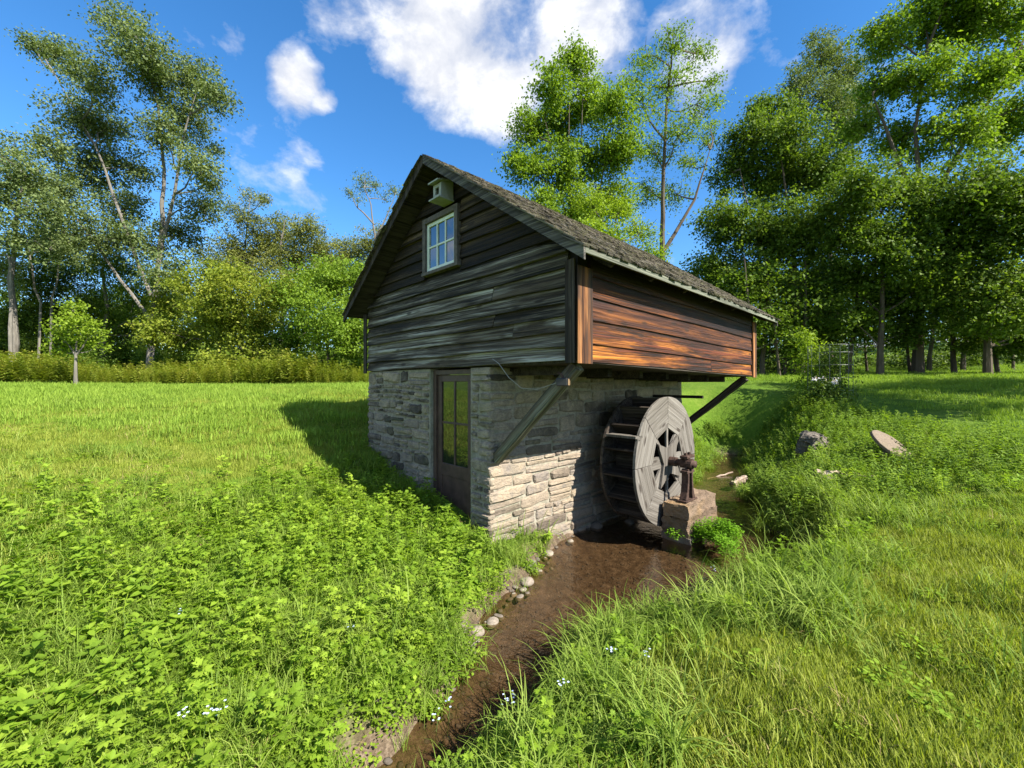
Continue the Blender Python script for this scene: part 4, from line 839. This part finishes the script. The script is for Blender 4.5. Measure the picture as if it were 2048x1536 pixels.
def weed(h, pairs, leaf, lobed, lean=.1, lw=.32):
    """stem with leaves in pairs and a rosette at the tip"""
    V = []; F = []
    az0 = rng.uniform(0, 6.28); d0 = np.array([math.cos(az0), math.sin(az0), 0]); stem = lambda f: d0 * lean * h * f * f + np.array([0, 0, h * f])
    for k in range(4):
        a, b = stem(k / 4), stem((k + 1) / 4); s = np.array([.0025, 0, 0]); o = len(V); V += [a - s, a + s, b + s, b - s]; F.append((o, o + 1, o + 2, o + 3))
    def lf(p, az, el, L):
        d = np.array([math.cos(az) * math.cos(el), math.sin(az) * math.cos(el), math.sin(el)]); s = np.array([-math.sin(az), math.cos(az), 0]); n = np.cross(d, s) * -1
        if n[2] < 0: n = -n
        o = len(V)
        dr = np.array([0, 0, -.22 * L])
        if not lobed:
            V.extend([p, p + d * L * .28 + s * L * lw * .8 + n * .04 * L, p + d * L * .6 + s * L * lw * .75 + dr * .35, p + d * L + dr, p + d * L * .6 - s * L * lw * .75 + dr * .35, p + d * L * .28 - s * L * lw * .8 + n * .04 * L])
            F.extend([(o, o + 1, o + 2, o + 3), (o, o + 3, o + 4, o + 5)])
        else:
            mid = p + d * L * .5 + dr * .3
            for da, ll in ((0, 1.0), (.75, .78), (-.75, .78), (1.35, .55), (-1.35, .55)):
                dd = d * math.cos(da) + s * math.sin(da); q = np.cross(n, dd); b0 = p + d * L * (.30 if abs(da) > 1 else .36); o = len(V)
                l2 = L * .62 * ll; V.extend([b0, b0 + dd * l2 * .5 + q * l2 * .23 + n * .02 * L, b0 + dd * l2 + dr * .6 * ll, b0 + dd * l2 * .5 - q * l2 * .23 + n * .02 * L]); F.append((o, o + 1, o + 2, o + 3))
    az = rng.uniform(0, 6.28)
    for k in range(pairs):
        f = .25 + .72 * k / max(1, pairs - 1); L = leaf * (1.05 - .35 * f) * rng.uniform(.8, 1.2)
        for t in (0, math.pi): lf(stem(f), az + t + rng.uniform(-.3, .3), rng.uniform(.05, .55), L)
        az += 1.57 + rng.uniform(-.3, .3)
    for k in range(5): lf(stem(1.0), rng.uniform(0, 6.28), rng.uniform(.35, 1.0), leaf * .55)
    return V, F
def mat_patch(n, rad, leaf, h):
    V = []; F = []
    for _ in range(n):
        r = rad * math.sqrt(rng.uniform()); t = rng.uniform(0, 6.28); p = np.array([r * math.cos(t), r * math.sin(t), rng.uniform(.15, 1) * h]); az = rng.uniform(0, 6.28); el = rng.uniform(-.35, .5)
        d = np.array([math.cos(az) * math.cos(el), math.sin(az) * math.cos(el), math.sin(el)]); s = np.array([-math.sin(az), math.cos(az), rng.uniform(-.3, .3)]); L = leaf * rng.uniform(.6, 1.3); o = len(V)
        V += [p, p + d * L * .3 + s * L * .34, p + d * L * .75 + s * L * .3, p + d * L, p + d * L * .75 - s * L * .3, p + d * L * .3 - s * L * .34]; F += [(o, o + 1, o + 2, o + 3), (o, o + 3, o + 4, o + 5)]
    return V, F
def coll(name, objs):
    c = bpy.data.collections.new(name)
    for o in objs: c.objects.link(o)
    return c
def scatter(name, label, cat, pts, scl, coln, nvar, tilt=.12, rots=None):
    n = len(pts); me = bpy.data.meshes.new(name); me.vertices.add(n); me.vertices.foreach_set('co', np.ascontiguousarray(pts, np.float32).ravel())
    if rots is None: rots = np.c_[rng.normal(0, tilt, n), rng.normal(0, tilt, n), rng.uniform(0, 6.283, n)]
    a = me.attributes.new('rot', 'FLOAT_VECTOR', 'POINT'); a.data.foreach_set('vector', np.ascontiguousarray(rots, np.float32).ravel())
    a = me.attributes.new('scl', 'FLOAT', 'POINT'); a.data.foreach_set('value', np.ascontiguousarray(scl, np.float32))
    a = me.attributes.new('idx', 'INT', 'POINT'); a.data.foreach_set('value', rng.integers(0, nvar, n).astype(np.int32))
    ng = bpy.data.node_groups.new(name, 'GeometryNodeTree'); ng.interface.new_socket('Geometry', in_out='INPUT', socket_type='NodeSocketGeometry'); ng.interface.new_socket('Geometry', in_out='OUTPUT', socket_type='NodeSocketGeometry')
    N, Lk = ng.nodes.new, ng.links.new; gi, go = N('NodeGroupInput'), N('NodeGroupOutput'); ip = N('GeometryNodeInstanceOnPoints'); ci = N('GeometryNodeCollectionInfo')
    ci.inputs['Collection'].default_value = coln; ci.inputs['Separate Children'].default_value = True; ci.inputs['Reset Children'].default_value = True; ip.inputs['Pick Instance'].default_value = True
    def attr(nm, t):
        x = N('GeometryNodeInputNamedAttribute'); x.data_type = t; x.inputs['Name'].default_value = nm; return x.outputs['Attribute']
    Lk(gi.outputs[0], ip.inputs['Points']); Lk(ci.outputs[0], ip.inputs['Instance']); Lk(attr('idx', 'INT'), ip.inputs['Instance Index']); Lk(attr('scl', 'FLOAT'), ip.inputs['Scale'])
    er = N('FunctionNodeEulerToRotation'); Lk(attr('rot', 'FLOAT_VECTOR'), er.inputs[0]); Lk(er.outputs[0], ip.inputs['Rotation']); Lk(ip.outputs[0], go.inputs[0])
    o = link(bpy.data.objects.new(name, me)); m = o.modifiers.new('scatter', 'NODES'); m.node_group = ng; return tag(o, label, cat, kind='stuff')
def mk(n, fn, mat, nm): return coll(nm, [src_obj(nm, *fn(), mat) for _ in range(n)])
c_lawn = mk(5, lambda: blades(64, .16, .065, .0048, 1.0, 2), 'lawn', 'lawn_tuft')
c_lawnf = mk(4, lambda: blades(120, .42, .09, .011, .9, 2), 'lawn_fresh', 'far_lawn_tuft')
c_mid = mk(5, lambda: blades(34, .10, .17, .006, 1.5, 3), 'grass', 'mid_tuft')
c_long = mk(6, lambda: blades(26, .09, .40, .0095, 2.1, 5), 'grass', 'long_tuft')
c_weedA = mk(6, lambda: weed(rng.uniform(.17, .30), 5, .105, True, .25), 'weed', 'lobed_weed')
c_weedB = mk(5, lambda: weed(rng.uniform(.15, .28), 5, .10, False, .3, .27), 'weed', 'ovate_weed')
c_weedD = mk(5, lambda: weed(rng.uniform(.2, .36), 6, .075, False, .3, .25), 'weed_dark', 'dark_weed')
c_mat = mk(4, lambda: mat_patch(90, .14, .026, .07), 'weed', 'clover_patch')
c_cress = mk(3, lambda: mat_patch(110, .12, .030, .16), 'cress', 'cress_patch')
c_straw = mk(3, lambda: blades(9, .08, .14, .004, 2.6, 3), 'straw', 'dry_tuft')
c_tall = mk(5, lambda: weed(rng.uniform(.8, 1.4), 12, .20, False, .3, .2), 'fernbelt', 'tall_weed')

def cand(n, x0, x1, y0, y1):
    return rng.uniform(x0, x1, n), rng.uniform(y0, y1, n)
def inview(x, y, m=1.2): return (np.abs(x) < y * 1.36 + m) & (y > .75)
def clear(x, y, pad=.02):
    u = (x - C0[0]) * UU[0] + (y - C0[1]) * UU[1]; v = (x - C0[0]) * VV[0] + (y - C0[1]) * VV[1]
    return ~((u > -.05 - pad) & (u < LS + .05) & (v > OV - .06 - pad) & (v < 5.0)) & ~((u > 2.4 - pad) & (u < 3.5 + pad) & (v > -.18 - pad) & (v < .33 + pad)) & ~((u > 1.8) & (u < 4.0) & (v > .3) & (v < 1.5))
XS = np.interp
BEACH = [(pix_ground(px_, py_), r_) for px_, py_, r_ in ((1055, 1170, .24), (1075, 1130, .2), (958, 1268, .27), (1035, 1205, .2), (1120, 1105, .2))]
def beach(x, y):
    k = np.zeros(np.shape(x), bool)
    for q, r in BEACH: k |= np.hypot(x - q.x, y - q.y) < r
    return k
def left_of(x, y):      # true on the left (door) bank
    cx = np.interp(y, STREAM[::-1, 1], STREAM[::-1, 0]); return x < cx
def patchn(x, y, s, ph): return .5 + .25 * (np.sin(s * x + ph) * np.cos(s * 1.3 * y - ph * 2) + np.sin(s * .6 * (x + y) + ph * 3)) + .12 * np.sin(s * 2.7 * x - s * 2.1 * y + ph)
def place(n, box, prob, smin, smax, dz=0.0):
    x, y = cand(n, *box); k = inview(x, y) & clear(x, y) & ~(beach(x, y) & (rng.uniform(size=len(x)) < .93)); x, y = x[k], y[k]; d = stream_sd(x, y) + wob(x, y) * 1.5; p = prob(x, y, d, left_of(x, y)); k = rng.uniform(size=len(x)) < p; x, y = x[k], y[k]
    return np.c_[x, y, ground(x, y) + dz], rng.uniform(smin, smax, len(x))
box_near = (-9, 10, .7, 14)
sm = lambda a, b, v: np.clip((v - a) / (b - a), 0, 1)
# how far the lush bank growth reaches from the water
def lush(x, y, d, L):
    left = 1 - sm(3.0, 4.6, d + .6 * np.sin(1.3 * x) - np.where(y > 6, 0, .2)); right_near = 1 - sm(.55, 1.0, d); right_far = 1 - sm(4.2, 6.2, d)
    rf = sm(5.6, 7.2, y + .25 * (x - 4)) ; return np.where(L, left, right_near * (1 - rf) + right_far * rf)
def nearness(x, y): return np.clip(4.2 / np.maximum(np.hypot(x, y), 1), .18, 1)
pts, s = place(90000, box_near, lambda x, y, d, L: (d > .16) * (1 - lush(x, y, d, L)) * np.clip(1.15 * nearness(x, y) ** 1.1, 0, 1) * .75, .7, 1.35); s = s * (.62 + .7 * np.clip(patchn(pts[:, 0], pts[:, 1], 1.1, 3.3), 0, 1)); scatter('lawn_grass', 'mown grass of the near lawn', 'grass', pts, s, c_lawn, 5); print('lawn', len(pts))
pts2, s2 = place(70000, (-34, 34, 6.5, 34), lambda x, y, d, L: (d > .3) * (1 - lush(x, y, d, L)) * np.clip(9 / np.hypot(x, y), .12, .8) * .55, .8, 1.4); scatter('far_lawn_grass', 'bright mown grass of the far lawns', 'grass', pts2, s2, c_lawnf, 4); print('farlawn', len(pts2))
pts, s = place(60000, box_near, lambda x, y, d, L: (d > .05) * (lush(x, y, d, L) * .5 + .05) * nearness(x, y) * (.25 + .75 * (patchn(x, y, 1.9, .4) > .52)), .6, 1.4); scatter('bank_grass', 'medium grass mixed through the bank weeds', 'grass', pts, s, c_mid, 5); print('mid', len(pts))
pts, s = place(60000, box_near, lambda x, y, d, L: ((d > .02) & (d < 1.2)) * np.where(L, .20 * (y > 2.9), np.where(y < 3.3, .22 * (d > .3), .30 + .4 * ((y < 4.4) & (d < .6) & (d > .1)))) * (patchn(x, y, 2.3, 1.7) > np.where(L, .5, .45 - .25 * (y < 4))) * nearness(x, y) ** .7, .45, 1.3); s = s * np.clip(.55 + .13 * pts[:, 1], .5, 1); scatter('long_grass', 'long arching grass along the stream', 'grass', pts, s, c_long, 6); print('long', len(pts))
wA = lambda x, y, d, L: (d > .22) * lush(x, y, d, L) * np.where(L, 1, .35) * (patchn(x, y, 1.2, 2.2) > .46) * nearness(x, y) ** .6 * .6
pts, s = place(32000, box_near, wA, .6, 1.25); scatter('lobed_weeds', 'bright lobed-leaf weeds on the banks', 'weeds', pts, s, c_weedA, 6, .2); print('A', len(pts))
wB = lambda x, y, d, L: (d > .15) * lush(x, y, d, L) * (patchn(x, y, 1.2, 2.2) < .58) * nearness(x, y) ** .6 * .6 * np.where(L, 1, .5)
pts, s = place(32000, box_near, wB, .55, 1.2); scatter('broadleaf_weeds', 'broadleaf weeds with pointed leaves on the banks', 'weeds', pts, s, c_weedB, 5, .2); print('B', len(pts))
wD = lambda x, y, d, L: (d > .10) * np.where(L, sm(7.2, 8.2, y) * (1 - sm(1.2, 2.4, d)), sm(5.6, 7, y) * lush(x, y, d, L)) * .8
pts, s = place(30000, box_near, wD, .6, 1.3); scatter('far_bank_weeds', 'darker weeds over the far bank', 'weeds', pts, s, c_weedD, 5, .2); print('D', len(pts))
wC = lambda x, y, d, L: (d > .08) * (lush(x, y, d, L) * .5 + .03 + .06 * (patchn(x, y, 1.6, .9) > .66)) * nearness(x, y)
pts, s = place(32000, box_near, wC, .6, 1.3); scatter('clover', 'low small-leaved ground cover', 'weeds', pts, s, c_mat, 4); print('C', len(pts))
pts, s = place(14000, box_near, lambda x, y, d, L: (d > .02) * (.06 + .4 * (patchn(x, y, 2.9, 4.4) > .62)) * nearness(x, y), .6, 1.2); scatter('dry_grass', 'dry straw blades among the grass', 'grass', pts, s, c_straw, 3)
# lush weeds at the left lawn edge and below the wood
n = 4200; px = rng.uniform(-120, 760, n); D = rng.uniform(19.3, 23.5, n); x = (px - 1024) / FPX * D; scatter('weed_belt', 'tall yellowing weeds along the left lawn edge', 'weeds', np.c_[x, D, ground(x, D)], rng.uniform(.35, 1.15, n) * (.45 + .9 * np.clip(patchn(x, D, .9, 1.1), 0, 1)), c_tall, 5, .15)
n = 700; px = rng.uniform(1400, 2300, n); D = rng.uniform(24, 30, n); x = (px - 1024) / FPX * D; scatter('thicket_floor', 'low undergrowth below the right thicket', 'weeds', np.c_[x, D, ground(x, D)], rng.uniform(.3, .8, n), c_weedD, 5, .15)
# cress mounds in the water
def mound(name, label, px, py, r, h, n, c, mat):
    p = pix_ground(px, py); t = rng.uniform(0, 6.28, n); q = np.sqrt(rng.uniform(size=n)) * (.75 + .35 * np.sin(3 * t + px) + .15 * np.sin(7 * t)); x = p.x + r * q * np.cos(t); y = p.y + r * .8 * q * np.sin(t)
    z = max(p.z, WATER_Z) + h * (1 - q ** 2) * rng.uniform(.1, 1, n) - .03; Vs, Fs, o0 = [], [], 0
    obs = list(c.objects)
    for i in range(n):
        me = obs[rng.integers(0, len(obs))].data; nv_ = len(me.vertices); co = np.empty(nv_ * 3, np.float32); me.vertices.foreach_get('co', co); co = co.reshape(-1, 3); li = np.empty(len(me.loops), np.int32); me.loops.foreach_get('vertex_index', li)
        M = np.array((Matrix.Rotation(rng.uniform(0, 6.28), 3, 'Z') @ Matrix.Rotation(rng.normal(0, .3), 3, 'X'))) * rng.uniform(.7, 1.2)
        Vs.append(co @ M.T + np.array([x[i] - p.x, y[i] - p.y, z[i] - p.z])); Fs.append(li.reshape(-1, 4) + o0); o0 += nv_
    o = link(bpy.data.objects.new(name, np_mesh(name, np.concatenate(Vs), np.concatenate(Fs), mat))); o.location = p; return tag(o, label, 'plant')
mound('cress_clump', 'rounded bright green cress clump beside the stone pedestal', 1432, 1112, .40, .30, 70, c_cress, 'cress_solid')
mound('cress_clump', 'small low cress sprig in the water left of the round clump', 1350, 1106, .07, .10, 6, c_cress, 'cress_solid')
mound('weed_island', 'leafy green weed island upstream right of the wheel', 1545, 1000, .62, .42, 110, c_weedD, 'weed_solid')
mound('weed_mound', 'tall green weed mound behind the wheel and far brace', 1430, 880, .85, .5, 150, c_weedD, 'weed_solid')
mound('grass_tussock', 'arching grass tussock beside the short weathered log', 1490, 1010, .18, .1, 16, c_long, 'grass_solid')

# ------------------------------------------------------------------ flowers, caged shrub, garden plants
def sprig(px, py, label, k, mat='petal_blue', s=.008):
    p = pix_ground(px, py); root = empty('blue_flower', p); tag(root, label, 'flower', 'pale blue flowers in the bank grass'); h = rng.uniform(.16, .26)
    MB().tube([(0, 0, 0), (.01, 0, h * .6), (.02, .01, h)], .0025, 4).build('stalk', 'stem', root)
    V = []; F = []
    for j in range(6):
        c = np.array([.02, .01, h]) + rng.normal(size=3) * [.018, .018, .012]
        for t in np.arange(5) * 1.2566:
            d = np.array([math.cos(t), math.sin(t), .25]); q = np.array([-math.sin(t), math.cos(t), 0]); o = len(V); V += [c, c + d * s * .6 + q * s * .45, c + d * s * 1.1, c + d * s * .6 - q * s * .45]; F.append((o, o + 1, o + 2, o + 3))
    o = link(bpy.data.objects.new('petals', np_mesh('petals', np.array(V), np.array(F), mat))); o.parent = root
FLW = [(1222, 1372), (1292, 1360), (1118, 1455), (1018, 1462), (895, 1475), (1012, 1480), (430, 1500), (360, 1520), (405, 1525), (690, 1300), (1425, 1165), (350, 1285), (870, 1500)]
for k, (px, py) in enumerate(FLW):
    sprig(px, py, f'tiny pale blue flower in the grass, {ORD[sorted(q[0] for q in FLW).index(px)]} counted from the left', k)
p = pix_ground(1660, 800); cg = empty('wire_cage', p); tag(cg, 'thin wire plant cage round the shrub on the right slope', 'plant cage')
for k in range(14):
    t = 2 * math.pi * k / 14; MB().tube([(.6 * math.cos(t), .6 * math.sin(t), 0), (.6 * math.cos(t), .6 * math.sin(t), 1.75)], .006, 4).build('upright_wire', 'wire_metal', cg)
for z in (.3, .7, 1.1, 1.5, 1.74): MB().tube([(.6 * math.cos(2 * math.pi * k / 20), .6 * math.sin(2 * math.pi * k / 20), z) for k in range(21)], .005, 4).build('hoop', 'wire_metal', cg)
sh = empty('caged_shrub', p); tag(sh, 'dark green shrub inside the wire cage on the right slope', 'shrub')
st = MB()
for _ in range(9): e = (rng.normal(0, .25), rng.normal(0, .25), rng.uniform(.8, 1.7)); st.tube([(0, 0, -.05), (e[0] * .3, e[1] * .3, e[2] * .5), e], [.02, .014, .005], 5)
st.build('stems', 'bark_brown', sh)
cen = np.concatenate([np.array([rng.normal(0, .28), rng.normal(0, .28), rng.uniform(.15, 1.75)]) + rng.normal(size=(24, 3)) * .1 for _ in range(110)]); V, F = leaf_arrays(cen, np.array([0, 0, .6]), .085, .25); o = link(bpy.data.objects.new('foliage', np_mesh('foliage', V, F, 'leaf_dark'))); o.parent = sh
sh2 = empty('flowering_shrub', p + Vector((-.75, -.5, -.05))); tag(sh2, 'low shrub with white and pink blooms before the wire cage', 'shrub')
for nm, m, N_, rr, zz, L in (('foliage', 'leaf_dark', 60, .4, (.05, .55), .085), ('blooms', 'petal_white', 9, .33, (.45, .72), .06)):
    cen = np.concatenate([np.array([rng.normal(0, rr * .8) + .35, rng.normal(0, rr * .6), rng.uniform(*zz)]) + rng.normal(size=(22, 3)) * (.11 if nm == 'foliage' else .04) for _ in range(N_)]); V, F = leaf_arrays(cen, np.array([0, -.3, .6]), L, .35); o = link(bpy.data.objects.new(nm, np_mesh(nm, V, F, m))); o.parent = sh2
tp = empty('tall_plant', p + Vector((-.1, .9, 0))); tag(tp, 'tall feathery light green plant behind the wire cage', 'plant')
cen = np.concatenate([np.array([rng.normal(0, .3) * (1 - f * .6), rng.normal(0, .25), .2 + 2.1 * f]) + rng.normal(size=(20, 3)) * .12 for f in rng.uniform(size=90)]); V, F = leaf_arrays(cen, np.array([0, 0, .4]), .13, .16); o = link(bpy.data.objects.new('foliage', np_mesh('foliage', V, F, 'leaf_yellowgreen'))); o.parent = tp
MB().tube([(0, 0, 0), (.02, 0, 1.2), (0, 0, 2.2)], [.02, .015, .006], 5).build('stalk', 'stem', tp)
